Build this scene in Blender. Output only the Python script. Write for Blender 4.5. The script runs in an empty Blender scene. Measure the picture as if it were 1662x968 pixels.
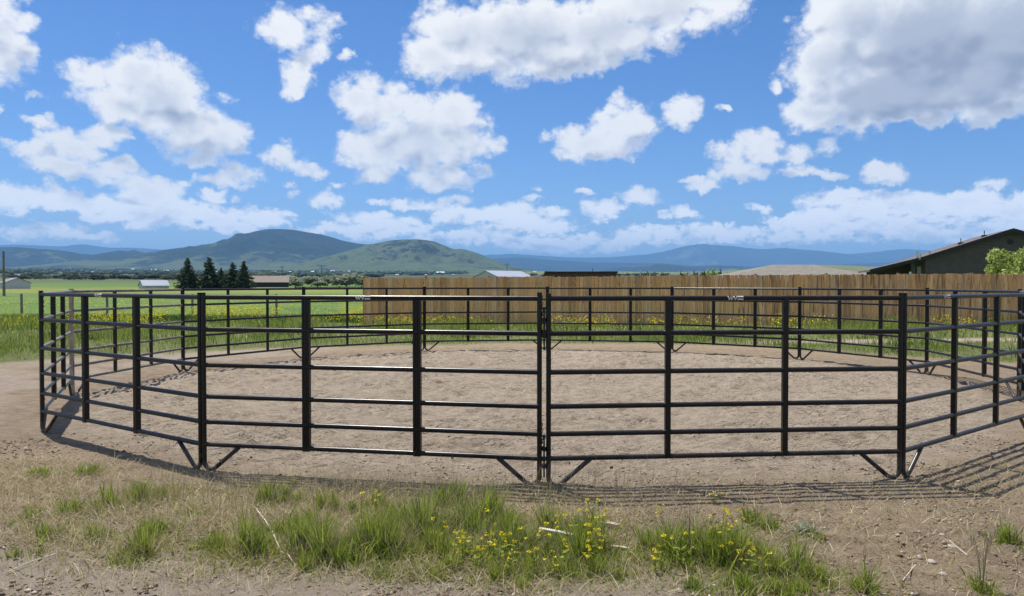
import bpy, math, random
import numpy as np

random.seed(7)
RNG = np.random.default_rng(11)
SC = bpy.context.scene
COL = SC.collection
R = math.radians

# ------------------------------------------------------------------ camera
F, CU, CV, HORIZON, EYE = 1247.3, 831.0, 484.0, 460.0, 1.60      # in pixels of the 1662 wide photograph
PITCH = 0.01925
cam_data = bpy.data.cameras.new("camera")
cam_data.sensor_width = 36.0
cam_data.lens = 36.0 * F / 1662.0
cam_data.clip_start = 0.05
cam_data.clip_end = 150000.0
cam = bpy.data.objects.new("camera", cam_data)
COL.objects.link(cam)
cam.location = (0, 0, EYE)
cam.rotation_euler = (math.pi / 2 - PITCH, 0, 0)
SC.camera = cam

# ------------------------------------------------------------------ colour management, render
SC.view_settings.view_transform = 'Standard'
SC.view_settings.look = 'None'
SC.view_settings.exposure = 0.68
SC.view_settings.gamma = 1.0
SC.cycles.use_denoising = True
SC.cycles.max_bounces = 6
SC.cycles.diffuse_bounces = 3
SC.cycles.glossy_bounces = 2
SC.cycles.transmission_bounces = 3
SC.cycles.transparent_max_bounces = 8
SC.cycles.volume_bounces = 0
SC.cycles.sample_clamp_indirect = 6.0

# ------------------------------------------------------------------ sun
SUN_EL, SUN_AZ = R(65.5), R(-41.5)            # azimuth from +Y towards +X
sun_dir = (math.sin(SUN_AZ) * math.cos(SUN_EL), math.cos(SUN_AZ) * math.cos(SUN_EL), math.sin(SUN_EL))
sd = bpy.data.lights.new("sun", 'SUN')
sd.energy = 4.1
sd.angle = R(0.53)
sd.color = (1.0, 0.955, 0.89)
so = bpy.data.objects.new("sun", sd)
COL.objects.link(so)
so.rotation_euler = (math.pi / 2 - SUN_EL, 0, math.pi - SUN_AZ)
so.location = (-20, 30, 60)

# ------------------------------------------------------------------ sky with cumulus, laid out by azimuth and elevation
# each entry: azimuth/elevation given as where the cloud stands in the view (u, v), half sizes, thickness
CLOUDS = [
 (20,60,50,60,1.0),(10,100,45,42,.9),(52,96,30,28,.7),(0,20,40,50,1),
 (225,125,65,50,1.1),(138,138,42,38,.8),(270,160,75,55,1.25),(190,165,60,32,1),(310,205,60,45,1.15),(360,230,55,35,1),(335,258,60,20,.8),(385,285,42,23,.8),
 (465,55,52,36,.9),(525,48,30,32,.7),(510,85,30,28,.7),(485,122,30,30,.8),(480,150,20,11,.6),
 (450,250,32,20,.8),(490,270,34,18,.8),(515,281,22,11,.6),
 (120,240,60,28,1),(170,225,55,23,.9),(60,242,60,12,.7),(110,270,80,22,1),(190,282,50,23,.9),(212,232,18,9,.55),
 (40,318,75,23,.9),(140,330,90,20,.9),(240,315,60,30,1),(250,345,110,23,1),(340,355,110,20,.9),(420,352,55,17,.75),(352,320,28,11,.65),(332,293,26,10,.6),
 (40,372,70,12,.55),(120,384,80,9,.5),
 (585,160,48,38,1),(640,185,60,45,1),(740,190,58,40,1),(690,230,90,50,1.2),(640,250,70,42,1.1),(762,232,46,28,.9),(720,285,80,22,.9),(612,285,38,18,.7),(568,240,28,25,.7),
 (700,95,58,42,1.1),(760,60,90,60,1.2),(860,60,130,62,1.35),(980,55,120,52,1.3),(1080,20,125,42,1.2),(900,98,120,30,1.1),(695,10,36,16,.7),(1165,5,55,24,.9),
 (1025,195,43,36,.9),(955,232,60,28,1),(985,215,48,28,.9),(1000,245,48,16,.8),(915,225,26,17,.6),
 (1108,178,33,27,.85),
 (1400,40,105,68,1.4),(1500,60,150,90,1.75),(1620,60,110,90,1.7),(1345,105,75,60,1.3),(1330,180,72,30,1.2),(1450,150,140,55,1.8),(1590,130,110,60,1.7),(1480,192,90,16,1),(1604,192,22,13,.6),(1650,165,25,14,.7),
 (1235,240,48,31,.9),(1180,250,42,17,.8),(1200,276,46,21,.8),(1290,250,35,19,.6),(1345,235,28,16,.7),(1300,278,40,11,.65),(1350,280,24,8,.55),(1145,300,24,10,.5),
 (1430,282,38,21,.9),(1375,318,52,16,.8),(1330,325,36,13,.6),
 (1400,345,70,22,.9),(1330,355,66,18,.9),(1480,340,90,26,1),(1560,330,60,24,1),(1640,345,60,28,1),(1450,375,180,17,.8),(1600,375,100,22,.8),
 (1035,318,35,19,.8),(980,342,33,17,.7),(952,320,15,6,.5),
 (800,352,76,20,.8),(860,365,78,18,.8),(740,345,38,13,.6),(720,325,56,9,.6),(620,362,86,18,.75),(560,376,95,13,.6),(900,395,88,13,.75),(780,390,95,13,.75),
 (1105,350,33,13,.7),(1060,385,58,14,.7),(1180,382,68,16,.8),(1010,398,58,10,.6),(1230,335,26,7,.5),(1290,380,66,12,.65),
 (560,98,14,8,.45),(370,160,18,9,.42),(60,160,18,7,.42),(5,180,14,10,.5),(870,312,14,6,.42),(1000,180,16,8,.45),(1170,180,12,6,.42),(300,300,18,7,.45),(655,330,30,7,.5),(900,345,26,8,.5),(1130,292,22,7,.5),(1270,352,34,9,.55),(860,330,22,6,.45),(1260,140,16,20,.6),(240,310,16,6,.4),(610,330,16,6,.42),(1520,345,40,14,.7),(1580,182,20,9,.55),
 (530,325,23,16,.8),(551,302,15,6,.5),(1612,300,26,12,.65),(66,200,22,11,.45),(470,302,14,6,.5),(475,318,14,7,.5),
]
def sky_angles(u, v):
    x, z = (u - CU) / F, (HORIZON - v) / F
    return math.atan2(x, 1.0), math.asin(z / math.sqrt(1 + x * x + z * z))

world = bpy.data.worlds.new("World")
SC.world = world
world.use_nodes = True
wt = world.node_tree
wt.nodes.clear()

class G:
    """small helper to write node trees in few lines"""
    def __init__(s, tree): s.t = tree; s.n = tree.nodes; s.l = tree.links
    def put(s, sock, v):
        if v is None: return
        if hasattr(v, 'is_linked') or hasattr(v, 'links'): s.l.new(v, sock)
        else: sock.default_value = v
    def math(s, op, a, b=None, c=None, clamp=False):
        n = s.n.new('ShaderNodeMath'); n.operation = op; n.use_clamp = clamp
        for i, v in enumerate((a, b, c)): s.put(n.inputs[i], v)
        return n.outputs[0]
    def vec(s, op, a, b=None, c=None, out=0):
        n = s.n.new('ShaderNodeVectorMath'); n.operation = op
        for i, v in enumerate((a, b, c)): s.put(n.inputs[i], v)
        return n.outputs[out]
    def scale(s, a, k):
        n = s.n.new('ShaderNodeVectorMath'); n.operation = 'SCALE'
        s.put(n.inputs[0], a); s.put(n.inputs['Scale'], k)
        return n.outputs[0]
    def noise(s, vec, scale, detail=3.0, rough=0.5, out=0, dist=0.0):
        n = s.n.new('ShaderNodeTexNoise')
        if vec is not None: s.l.new(vec, n.inputs['Vector'])
        n.inputs['Scale'].default_value = scale; n.inputs['Detail'].default_value = detail
        n.inputs['Roughness'].default_value = rough; n.inputs['Distortion'].default_value = dist
        return n.outputs[out]
    def vor(s, vec, scale, detail=0.0, rough=0.5, feature='F1', out='Distance', rand=1.0):
        n = s.n.new('ShaderNodeTexVoronoi'); n.feature = feature
        if vec is not None: s.l.new(vec, n.inputs['Vector'])
        n.inputs['Scale'].default_value = scale
        if 'Detail' in n.inputs: n.inputs['Detail'].default_value = detail; n.inputs['Roughness'].default_value = rough
        n.inputs['Randomness'].default_value = rand
        return n.outputs[out]
    def step(s, v, a, b, lo=0.0, hi=1.0, smooth=True):
        n = s.n.new('ShaderNodeMapRange')
        n.interpolation_type = 'SMOOTHSTEP' if smooth else 'LINEAR'
        s.put(n.inputs[0], v)
        n.inputs[1].default_value = a; n.inputs[2].default_value = b
        n.inputs[3].default_value = lo; n.inputs[4].default_value = hi
        return n.outputs[0]
    def mix(s, f, a, b, blend='MIX'):
        n = s.n.new('ShaderNodeMix'); n.data_type = 'RGBA'; n.blend_type = blend
        s.put(n.inputs[0], f)
        for sock, v in ((n.inputs[6], a), (n.inputs[7], b)):
            if isinstance(v, tuple) and len(v) == 3: v = (*v, 1)
            s.put(sock, v)
        return n.outputs[2]
    def ramp(s, f, stops):
        n = s.n.new('ShaderNodeValToRGB'); s.put(n.inputs[0], f)
        e = n.color_ramp.elements
        while len(e) < len(stops): e.new(0.5)
        for q, (p, c) in zip(e, stops): q.position = p; q.color = (*c, 1)
        return n.outputs[0]

def cloud_field_group():
    t = bpy.data.node_groups.new("cloud_field", 'ShaderNodeTree')
    t.interface.new_socket("P", in_out='INPUT', socket_type='NodeSocketVector')
    t.interface.new_socket("Field", in_out='OUTPUT', socket_type='NodeSocketFloat')
    g = G(t)
    gi = t.nodes.new('NodeGroupInput'); go = t.nodes.new('NodeGroupOutput')
    acc = None
    for (u, v, ru, rv, A) in CLOUDS:
        a, e = sky_angles(u, v)
        cx = math.cos(a)
        rx, ry = 1.30 * ru / F * cx * cx, 1.28 * rv / F * cx
        q = g.vec('MULTIPLY_ADD', gi.outputs[0], (1 / rx, 1 / ry, 0), (-a / rx, -e / ry, 0))
        d = g.vec('DOT_PRODUCT', q, q, out=1)
        A2 = 0.35 + 0.65 * A
        f = g.math('MULTIPLY_ADD', d, -A2, A2)
        if acc is None: acc = f
        else:
            n = t.nodes.new('ShaderNodeMath'); n.operation = 'SMOOTH_MAX'
            g.l.new(acc, n.inputs[0]); g.l.new(f, n.inputs[1]); n.inputs[2].default_value = 0.25
            acc = n.outputs[0]
    g.l.new(acc, go.inputs[0])
    return t

g = G(wt)
tc = wt.nodes.new('ShaderNodeTexCoord')
direction = tc.outputs['Generated']
sep = wt.nodes.new('ShaderNodeSeparateXYZ'); g.l.new(direction, sep.inputs[0])
az = g.math('ARCTAN2', sep.outputs[0], sep.outputs[1])
el = g.math('ARCSINE', sep.outputs[2])
cmb = wt.nodes.new('ShaderNodeCombineXYZ'); g.l.new(az, cmb.inputs[0]); g.l.new(el, cmb.inputs[1])
P0 = cmb.outputs[0]
# ragged outline: the position is pushed about by two sizes of noise
w1 = g.vec('SUBTRACT', g.noise(direction, 16, 2, .5, out=1), (.5, .5, .5))
w2 = g.vec('SUBTRACT', g.noise(direction, 55, 6, .68, out=1), (.5, .5, .5))
warp = g.vec('ADD', g.scale(w1, 0.030), g.scale(w2, 0.028))
Pw = g.vec('ADD', P0, warp)
# a dense, sun-lit field: its value here, and its value a little nearer to the sun
SHIFT = (-0.010, 0.030, 0)
cg = cloud_field_group()
def field_at(p):
    n = wt.nodes.new('ShaderNodeGroup'); n.node_tree = cg
    g.l.new(p, n.inputs[0]); return n.outputs[0]
F0 = field_at(Pw)
F1 = field_at(g.vec('ADD', Pw, SHIFT))
stretched = g.vec('MULTIPLY', direction, (1, 1, 1.35))
def puff(vec):
    fb = g.noise(vec, 20, 10, .66)
    vo = g.vor(vec, 34, 3, .5)
    return g.math('MULTIPLY_ADD', vo, -0.55, g.math('MULTIPLY', fb, 1.7))
N0 = puff(stretched)
# broad billows only, for the light and shade on the clouds
def billow(vec):
    return g.math('MULTIPLY_ADD', g.vor(vec, 30, 1.2, .45), -0.75, g.math('MULTIPLY', g.noise(vec, 20, 2.5, .5), 1.5))
S0 = billow(stretched)
S1 = billow(g.vec('ADD', stretched, (-0.010, 0.0, 0.020)))
# far clouds near the horizon are smaller: finer puffs there
lowv = g.vec('MULTIPLY', direction, (1, 1, 1.9))
low_w = g.step(el, 0.14, 0.06)
L0 = g.math('MULTIPLY_ADD', g.noise(lowv, 52, 7, .62), 2.5, -0.70)
N0 = g.math('MULTIPLY_ADD', low_w, g.math('SUBTRACT', L0, N0), N0)
T0 = g.noise(lowv, 52, 2, .5); T1 = g.noise(g.vec('ADD', lowv, (-0.004, 0.0, 0.012)), 52, 2, .5)
slope_low = g.math('MULTIPLY', g.math('SUBTRACT', T0, T1), 1.6)
slope_hi = g.math('SUBTRACT', S0, S1)
slope_n = g.math('MULTIPLY_ADD', low_w, g.math('SUBTRACT', slope_low, slope_hi), slope_hi)
# the rest of the sky dome outside the photographed part: broken cumulus from noise
wide = g.noise(g.vec('MULTIPLY', direction, (1, 1, 1.8)), 4.2, 3, .5)
wide_f = g.step(wide, 0.40, 0.64, -0.9, 1.1, smooth=False)
out_az = g.step(g.math('ABSOLUTE', az), 0.60, 0.70)
out_el = g.step(el, 0.40, 0.60)
outside = g.math('MAXIMUM', out_az, out_el)
def total(fld, nz):
    fld = g.math('MULTIPLY_ADD', low_w, -0.05, fld)
    inner = g.math('ADD', fld, g.math('MULTIPLY_ADD', nz, 1.0, -0.66))
    outer = g.math('ADD', wide_f, g.math('MULTIPLY_ADD', nz, 1.0, -0.66))
    m = g.math('MULTIPLY_ADD', outside, g.math('SUBTRACT', outer, inner), inner)
    return m
D0 = total(F0, N0)
alpha = g.step(D0, -0.15, 0.50)
alpha = g.math('MULTIPLY', alpha, g.step(el, -0.01, 0.02))
thick = g.step(F0, 0.70, 1.45)
slope_f = g.math('SUBTRACT', F0, F1)               # > 0: less cloud on the sun's side, so lit
slope_f = g.math('MULTIPLY', slope_f, g.math('MULTIPLY_ADD', outside, -1.0, 1.0))
towards = g.math('MULTIPLY_ADD', slope_n, g.math('MULTIPLY_ADD', thick, -0.55, 0.95), slope_f)
lit = g.step(towards, -0.66, 0.37)
bright = g.math('MULTIPLY_ADD', thick, -0.50, 1.0)
bright = g.math('MULTIPLY', bright, g.math('MULTIPLY_ADD', lit, 0.50, 0.54))
rim = g.math('MULTIPLY', g.step(D0, 0.62, 0.08), 0.20)      # thin edges let the light through
bright = g.math('MINIMUM', g.math('ADD', bright, rim), 1.0)
bright = g.math('MAXIMUM', bright, 0.22)
cl_col = g.ramp(bright, [(0.20, (0.145, 0.170, 0.235)), (0.42, (0.250, 0.282, 0.355)), (0.62, (0.430, 0.458, 0.520)), (0.78, (0.570, 0.585, 0.615)), (0.95, (0.685, 0.685, 0.685))])

sky = wt.nodes.new('ShaderNodeTexSky')
sky.sky_type = 'NISHITA'
sky.sun_disc = False
sky.sun_elevation = SUN_EL
sky.sun_rotation = SUN_AZ
sky.altitude = 1200
sky.air_density = 1.0
sky.dust_density = 0.5
sky.ozone_density = 3.5
bg_sky = wt.nodes.new('ShaderNodeBackground'); bg_sky.inputs[1].default_value = 0.135
hs = wt.nodes.new('ShaderNodeHueSaturation'); hs.inputs['Saturation'].default_value = 1.22; hs.inputs['Value'].default_value = 0.575
g.l.new(sky.outputs[0], hs.inputs['Color'])
g.l.new(g.mix(1.0, hs.outputs[0], (0.87, 0.89, 1.03), 'MULTIPLY'), bg_sky.inputs[0])
bg_cl = wt.nodes.new('ShaderNodeBackground'); back_ = g.step(sep.outputs[1], 0.1, -0.3, 0.0, 0.45)           # extra strength added to unseen clouds behind the camera, filling the shaded fence
g.l.new(g.math('ADD', g.math('MULTIPLY_ADD', low_w, 0.30, 0.94), back_), bg_cl.inputs[1])
g.l.new(cl_col, bg_cl.inputs[0])
mx = wt.nodes.new('ShaderNodeMixShader')
g.l.new(alpha, mx.inputs[0]); g.l.new(bg_sky.outputs[0], mx.inputs[1]); g.l.new(bg_cl.outputs[0], mx.inputs[2])
wo = wt.nodes.new('ShaderNodeOutputWorld'); g.l.new(mx.outputs[0], wo.inputs[0])
try:
    world.cycles.sampling_method = 'MANUAL'; world.cycles.sample_map_resolution = 512
except Exception: pass

# ------------------------------------------------------------------ helpers: noise, meshes, tags
def _hash(ix, iy, seed):
    ix = ix.astype(np.int64); iy = iy.astype(np.int64)
    h = (ix * 374761393 + iy * 668265263 + seed * 974634777) & 0xFFFFFFFF
    h = ((h ^ (h >> 13)) * 1274126177) & 0xFFFFFFFF
    h = ((h ^ (h >> 16)) * 2246822519) & 0xFFFFFFFF
    return ((h ^ (h >> 15)) & 0xFFFFFF) / float(0xFFFFFF)
def vnoise(x, y, seed=0):
    xi, yi = np.floor(x), np.floor(y)
    fx, fy = x - xi, y - yi
    fx = fx ** 3 * (fx * (fx * 6 - 15) + 10); fy = fy ** 3 * (fy * (fy * 6 - 15) + 10)
    a = _hash(xi, yi, seed); b = _hash(xi + 1, yi, seed); c = _hash(xi, yi + 1, seed); d = _hash(xi + 1, yi + 1, seed)
    return (a * (1 - fx) + b * fx) * (1 - fy) + (c * (1 - fx) + d * fx) * fy
def fbm(x, y, octaves=4, seed=0, gain=0.5):
    s = 0; a = 1; t = 0
    c, n = math.cos(.6), math.sin(.6)
    for o in range(octaves):
        s = s + a * vnoise(x, y, seed + o * 17); t += a; a *= gain
        x, y = (x * c - y * n) * 2.03 + 3.1, (x * n + y * c) * 2.03 - 1.7
    return s / t
def smooth(a, b, x):
    t = np.clip((np.asarray(x, float) - a) / (b - a), 0, 1)
    return t * t * (3 - 2 * t)

def new_mesh(name, V, faces, mat=None, smooth_shade=False, k=None):
    """V (n,3); faces: (m,k) array or a list of tuples"""
    me = bpy.data.meshes.new(name)
    V = np.asarray(V, np.float32)
    if isinstance(faces, np.ndarray):
        m, kk = faces.shape
        me.vertices.add(len(V)); me.vertices.foreach_set('co', V.ravel())
        me.loops.add(m * kk); me.loops.foreach_set('vertex_index', faces.astype(np.int32).ravel())
        me.polygons.add(m); me.polygons.foreach_set('loop_start', np.arange(0, m * kk, kk, dtype=np.int32))
        me.update(calc_edges=True)
    else:
        me.from_pydata(V.tolist(), [], [list(f) for f in faces]); me.update()
    if smooth_shade: me.polygons.foreach_set('use_smooth', np.ones(len(me.polygons), bool))
    me.validate()
    if mat: me.materials.append(mat)
    return me
def link(name, me, parent=None, loc=(0, 0, 0), rz=0.0):
    o = bpy.data.objects.new(name, me); COL.objects.link(o)
    o.location = loc; o.rotation_euler = (0, 0, rz)
    if parent: o.parent = parent
    return o
def tag(o, label=None, cat=None, group=None, kind=None):
    if label: o['label'] = label
    if cat: o['category'] = cat
    if group: o['group'] = group
    if kind: o['kind'] = kind
    return o
def empty(name, loc, rz=0.0):
    o = bpy.data.objects.new(name, None); COL.objects.link(o)
    o.empty_display_size = 0.2
    o.location = loc; o.rotation_euler = (0, 0, rz)
    return o
KIDS = {}
def copy_tree(o):
    c = o.copy(); COL.objects.link(c)
    for ch in o.children:
        d = ch.copy(); COL.objects.link(d); d.parent = c
        for gch in ch.children:
            e = gch.copy(); COL.objects.link(e); e.parent = d
    return c

class MB:
    """collects simple solids into one mesh"""
    def __init__(s): s.V = []; s.F = []
    def add(s, V, Fc):
        b = len(s.V); s.V += [tuple(v) for v in V]; s.F += [tuple(i + b for i in f) for f in Fc]; return s
    def box(s, x0, x1, y0, y1, z0, z1):
        V = [(x0, y0, z0), (x1, y0, z0), (x1, y1, z0), (x0, y1, z0), (x0, y0, z1), (x1, y0, z1), (x1, y1, z1), (x0, y1, z1)]
        return s.add(V, [(0, 3, 2, 1), (4, 5, 6, 7), (0, 1, 5, 4), (1, 2, 6, 5), (2, 3, 7, 6), (3, 0, 4, 7)])
    def prism(s, poly, axis, a, b):
        """polygon (2d) extruded along axis ('x','y','z') from a to b"""
        def P(p, t): return {'x': (t, p[0], p[1]), 'y': (p[0], t, p[1]), 'z': (p[0], p[1], t)}[axis]
        n = len(poly); V = [P(p, a) for p in poly] + [P(p, b) for p in poly]
        Fc = [tuple(range(n))[::-1], tuple(range(n, 2 * n))] + [(i, (i + 1) % n, n + (i + 1) % n, n + i) for i in range(n)]
        return s.add(V, Fc)
    def tube(s, pts, r, seg=10, cap=True):
        pts = [np.array(p, float) for p in pts]; n = len(pts)
        rr = r if hasattr(r, '__len__') else [r] * n
        V = []; up = None
        for i, p in enumerate(pts):
            t = (pts[min(i + 1, n - 1)] - pts[max(i - 1, 0)]); t /= np.linalg.norm(t) + 1e-12
            if up is None:
                a = np.array((0, 0, 1.)) if abs(t[2]) < .9 else np.array((1., 0, 0)); up = a
            side = np.cross(t, up); side /= np.linalg.norm(side) + 1e-12
            up = np.cross(side, t)
            for q in range(seg):
                w = 2 * math.pi * q / seg
                V.append(p + rr[i] * (math.cos(w) * side + math.sin(w) * up))
        Fc = []
        for i in range(n - 1):
            for q in range(seg):
                a, b = i * seg + q, i * seg + (q + 1) % seg
                Fc.append((a, b, b + seg, a + seg))
        if cap: Fc += [tuple(range(seg))[::-1], tuple(range((n - 1) * seg, n * seg))]
        return s.add(V, Fc)
    def mesh(s, name, mat, smooth_shade=False):
        me = new_mesh(name, np.array(s.V, float), s.F, mat, smooth_shade)
        if smooth_shade and hasattr(me, 'set_sharp_from_angle'): me.set_sharp_from_angle(angle=R(40))
        return me
    def build(s, name, mat, parent=None, smooth_shade=False, loc=(0, 0, 0), rz=0.0):
        return link(name, s.mesh(name, mat, smooth_shade), parent, loc, rz)

def at(u, v):
    """ground point seen at pixel (u, v) on the flat near ground"""
    D = EYE * F / (v - HORIZON)
    return (u - CU) / F * D, D

# ------------------------------------------------------------------ materials
def material(name):
    m = bpy.data.materials.new(name); m.use_nodes = True
    m.node_tree.nodes.clear()
    g = G(m.node_tree)
    out = m.node_tree.nodes.new('ShaderNodeOutputMaterial')
    return m, g, out
def pbsdf(g, col, rough=0.8, metal=0.0, spec=0.3, bump=None, bump_s=0.3, bump_d=0.01):
    b = g.n.new('ShaderNodeBsdfPrincipled')
    if isinstance(col, tuple): b.inputs['Base Color'].default_value = (*col[:3], 1)
    else: g.l.new(col, b.inputs['Base Color'])
    g.put(b.inputs['Roughness'], rough); b.inputs['Metallic'].default_value = metal
    b.inputs['Specular IOR Level'].default_value = spec
    if bump is not None:
        n = g.n.new('ShaderNodeBump'); n.inputs['Strength'].default_value = bump_s; n.inputs['Distance'].default_value = bump_d
        g.l.new(bump, n.inputs['Height']); g.l.new(n.outputs[0], b.inputs['Normal'])
    return b
def worldpos(g):
    n = g.n.new('ShaderNodeNewGeometry'); return n.outputs['Position']
def island(g):
    n = g.n.new('ShaderNodeNewGeometry'); return n.outputs['Random Per Island']
def objcoord(g):
    n = g.n.new('ShaderNodeTexCoord'); return n.outputs['Object']
def objrand(g):
    n = g.n.new('ShaderNodeObjectInfo'); return n.outputs['Random']
def attr(g, name):
    n = g.n.new('ShaderNodeAttribute'); n.attribute_name = name; return n.outputs['Fac']

def plain(name, col, rough=0.7, var=0.15, nscale=6.0, metal=0.0, spec=0.3, bump=0.0):
    m, g, out = material(name)
    p = objcoord(g)
    nz = g.noise(p, nscale, 5, .6)
    lo = tuple(c * (1 - var) for c in col); hi = tuple(min(1, c * (1 + var)) for c in col)
    c = g.ramp(nz, [(.3, lo), (.7, hi)])
    b = pbsdf(g, c, rough, metal, spec, g.noise(p, nscale * 6, 4, .6) if bump else None, bump, 0.01)
    g.l.new(b.outputs[0], out.inputs[0])
    return m

# black painted tube with a thin film of dust and a few chips
def make_black(name, dust=0.12, dust_sun_col=(0.22, 0.17, 0.12), rough=0.30, film=0.0):  # pale rails: the dust and film arguments carry sunlight as colour
    m, g, out = material(name)
    p = worldpos(g)
    n1 = g.noise(p, 9, 5, .65); n2 = g.noise(p, 70, 3, .6)
    d = g.math('MULTIPLY', g.step(n1, .42, .78), dust)
    d = g.math('ADD', d, g.math('MULTIPLY', g.step(n2, .70, .80), 0.03), clamp=True)
    gn = g.n.new('ShaderNodeNewGeometry'); sn = g.n.new('ShaderNodeSeparateXYZ'); g.l.new(gn.outputs['Normal'], sn.inputs[0])
    d = g.math('ADD', d, g.math('MULTIPLY', g.step(sn.outputs[2], .35, .95), g.math('MULTIPLY_ADD', n1, .22, .02)), clamp=True)   # dust settled on top
    if film: d = g.math('ADD', d, film, clamp=True)  # even pale tone over the whole tube
    sp = g.n.new('ShaderNodeSeparateXYZ'); g.l.new(p, sp.inputs[0])
    low = g.step(sp.outputs[2], 0.30, 0.02, 0.0, 0.40)
    d = g.math('ADD', d, g.math('MULTIPLY', low, g.step(n1, .35, .6)), clamp=True)
    c = g.mix(d, (0.0065, 0.006, 0.006), dust_sun_col)
    r = g.math('MULTIPLY_ADD', n1, 0.22, rough - 0.08)
    b = pbsdf(g, c, r, 0.0, 0.30, n2, 0.05, 0.002)
    g.l.new(b.outputs[0], out.inputs[0])
    return m
M_BLACK = make_black("black_paint", 0.045, (0.20, 0.16, 0.12), 0.26)
M_SUNLIT = make_black("sunlit_tone_paint", 0.42, (0.36, 0.31, 0.25), 0.36, 0.28)  # sunlight falling on the left rails, put into the paint colour
M_PALETAN = make_black("pale_tan_tube", 1.0, (0.40, 0.32, 0.24), 0.5, 0.65)  # pale tan colour mixed over most of the black
M_CHAIN = plain("dark_chain", (0.03, 0.028, 0.027), 0.45, .3, 30, 0.7, .5)
M_LOGO = plain("worn_sticker", (0.62, 0.60, 0.56), 0.6, .2, 60)

def wood_fence_material():
    m, g, out = material("fence_boards")
    p = objcoord(g); isl = island(g)
    sp = g.n.new('ShaderNodeSeparateXYZ'); g.l.new(p, sp.inputs[0])
    off = g.n.new('ShaderNodeCombineXYZ')
    g.l.new(g.math('MULTIPLY_ADD', isl, 37.0, sp.outputs[0]), off.inputs[0])
    g.l.new(g.math('MULTIPLY', isl, 13.0), off.inputs[1]); g.l.new(sp.outputs[2], off.inputs[2])
    grainv = g.vec('MULTIPLY', off.outputs[0], (34, 8, 2.2))
    grain = g.noise(grainv, 1.0, 5, .6, dist=1.2)
    knots = g.vor(g.vec('MULTIPLY', off.outputs[0], (9, 5, 2.4)), 1.0)
    base = g.ramp(isl, [(0.0, (0.58, 0.285, 0.105)), (0.25, (0.82, 0.450, 0.180)), (0.5, (0.68, 0.365, 0.150)), (0.8, (0.87, 0.530, 0.250)), (1.0, (0.44, 0.225, 0.090))])
    c = g.mix(g.step(grain, .45, .75), base, g.mix(1.0, base, (0.62, 0.56, 0.5), 'MULTIPLY'))
    c = g.mix(g.step(knots, .16, .05), c, (0.12, 0.065, 0.032))
    c = g.mix(g.math('MULTIPLY', g.step(g.noise(g.vec('MULTIPLY', off.outputs[0], (5, 3, .9)), 1.0, 4, .6), .48, .70), .45), c, (0.40, 0.33, 0.25))
    # dark heartwood streaks, more of them on the boards further right
    streak = g.noise(g.vec('MULTIPLY', off.outputs[0], (13, 3, 0.75)), 1.0, 4, .55, dist=0.8)
    more = g.step(sp.outputs[0], 6.0, 17.0, 0.0, 0.085)
    sfac = g.step(g.math('ADD', streak, more), .61, .70)
    c = g.mix(g.math('MULTIPLY', sfac, 0.8), c, (0.20, 0.115, 0.058))
    b = pbsdf(g, c, 0.82, 0, .2, grain, .35, .004)
    g.l.new(b.outputs[0], out.inputs[0])
    return m
M_FENCE = wood_fence_material()
M_POST = plain("weathered_post", (0.20, 0.165, 0.13), 0.9, .35, 14, bump=.4)
M_STEEL = plain("galvanised_pipe", (0.62, 0.63, 0.64), 0.35, .1, 20, 0.8, .5)
M_WIRE = plain("wire", (0.2, 0.19, 0.18), 0.6, .1, 3, .6)

def foliage_material(name, dark, light, trans=0.35, hue=None, tips=None):
    m, g, out = material(name)
    isl = island(g)
    c = g.ramp(isl, [(0, dark), (.55, tuple((a + b) / 2 for a, b in zip(dark, light))), (1, light)])
    if tips is not None:
        big = g.noise(worldpos(g), tips[0], 3, .6)
        c = g.mix(g.step(big, .42, .66), c, tips[1], 'MIX') if len(tips) == 2 else g.mix(g.math('MULTIPLY', g.step(big, .42, .66), tips[2]), c, tips[1])
    df = g.n.new('ShaderNodeBsdfDiffuse'); tr = g.n.new('ShaderNodeBsdfTranslucent')
    g.l.new(c, df.inputs[0]); g.l.new(c, tr.inputs[0])
    mx = g.n.new('ShaderNodeMixShader'); mx.inputs[0].default_value = trans
    g.l.new(df.outputs[0], mx.inputs[1]); g.l.new(tr.outputs[0], mx.inputs[2])
    g.l.new(mx.outputs[0], out.inputs[0])
    return m
M_GRASS = foliage_material("green_grass", (0.085, 0.135, 0.016), (0.42, 0.50, 0.080), 0.45, tips=(1.6, (0.40, 0.39, 0.10), 0.4))
M_DRY = foliage_material("dry_straw", (0.25, 0.195, 0.105), (0.62, 0.53, 0.34), 0.25)
M_WEED = foliage_material("meadow_weeds", (0.085, 0.150, 0.024), (0.34, 0.42, 0.085), 0.4, tips=(0.45, (0.42, 0.39, 0.17), 0.42))
M_WEEDDARK = foliage_material("rank_weeds", (0.03, 0.065, 0.018), (0.10, 0.165, 0.04), 0.35)
M_YELLOW = foliage_material("yellow_petals", (0.72, 0.56, 0.02), (0.90, 0.80, 0.07), 0.3)
M_SPRUCE = foliage_material("spruce_needles", (0.018, 0.032, 0.016), (0.115, 0.150, 0.075), 0.18)
M_OLIVE = foliage_material("silver_leaves", (0.16, 0.19, 0.12), (0.46, 0.49, 0.36), 0.3)
M_ROW = foliage_material("row_leaves", (0.055, 0.070, 0.042), (0.21, 0.235, 0.155), 0.25)
M_LEAF = foliage_material("bright_leaves", (0.18, 0.25, 0.05), (0.58, 0.64, 0.22), 0.4)
M_DARKLEAF = foliage_material("dark_leaves", (0.03, 0.05, 0.022), (0.10, 0.135, 0.055), 0.3)
M_BARK = plain("bark", (0.10, 0.08, 0.06), 0.9, .3, 12, bump=.5)
M_STONE = plain("pale_stone", (0.38, 0.325, 0.265), 0.85, .2, 25, bump=.3)
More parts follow.
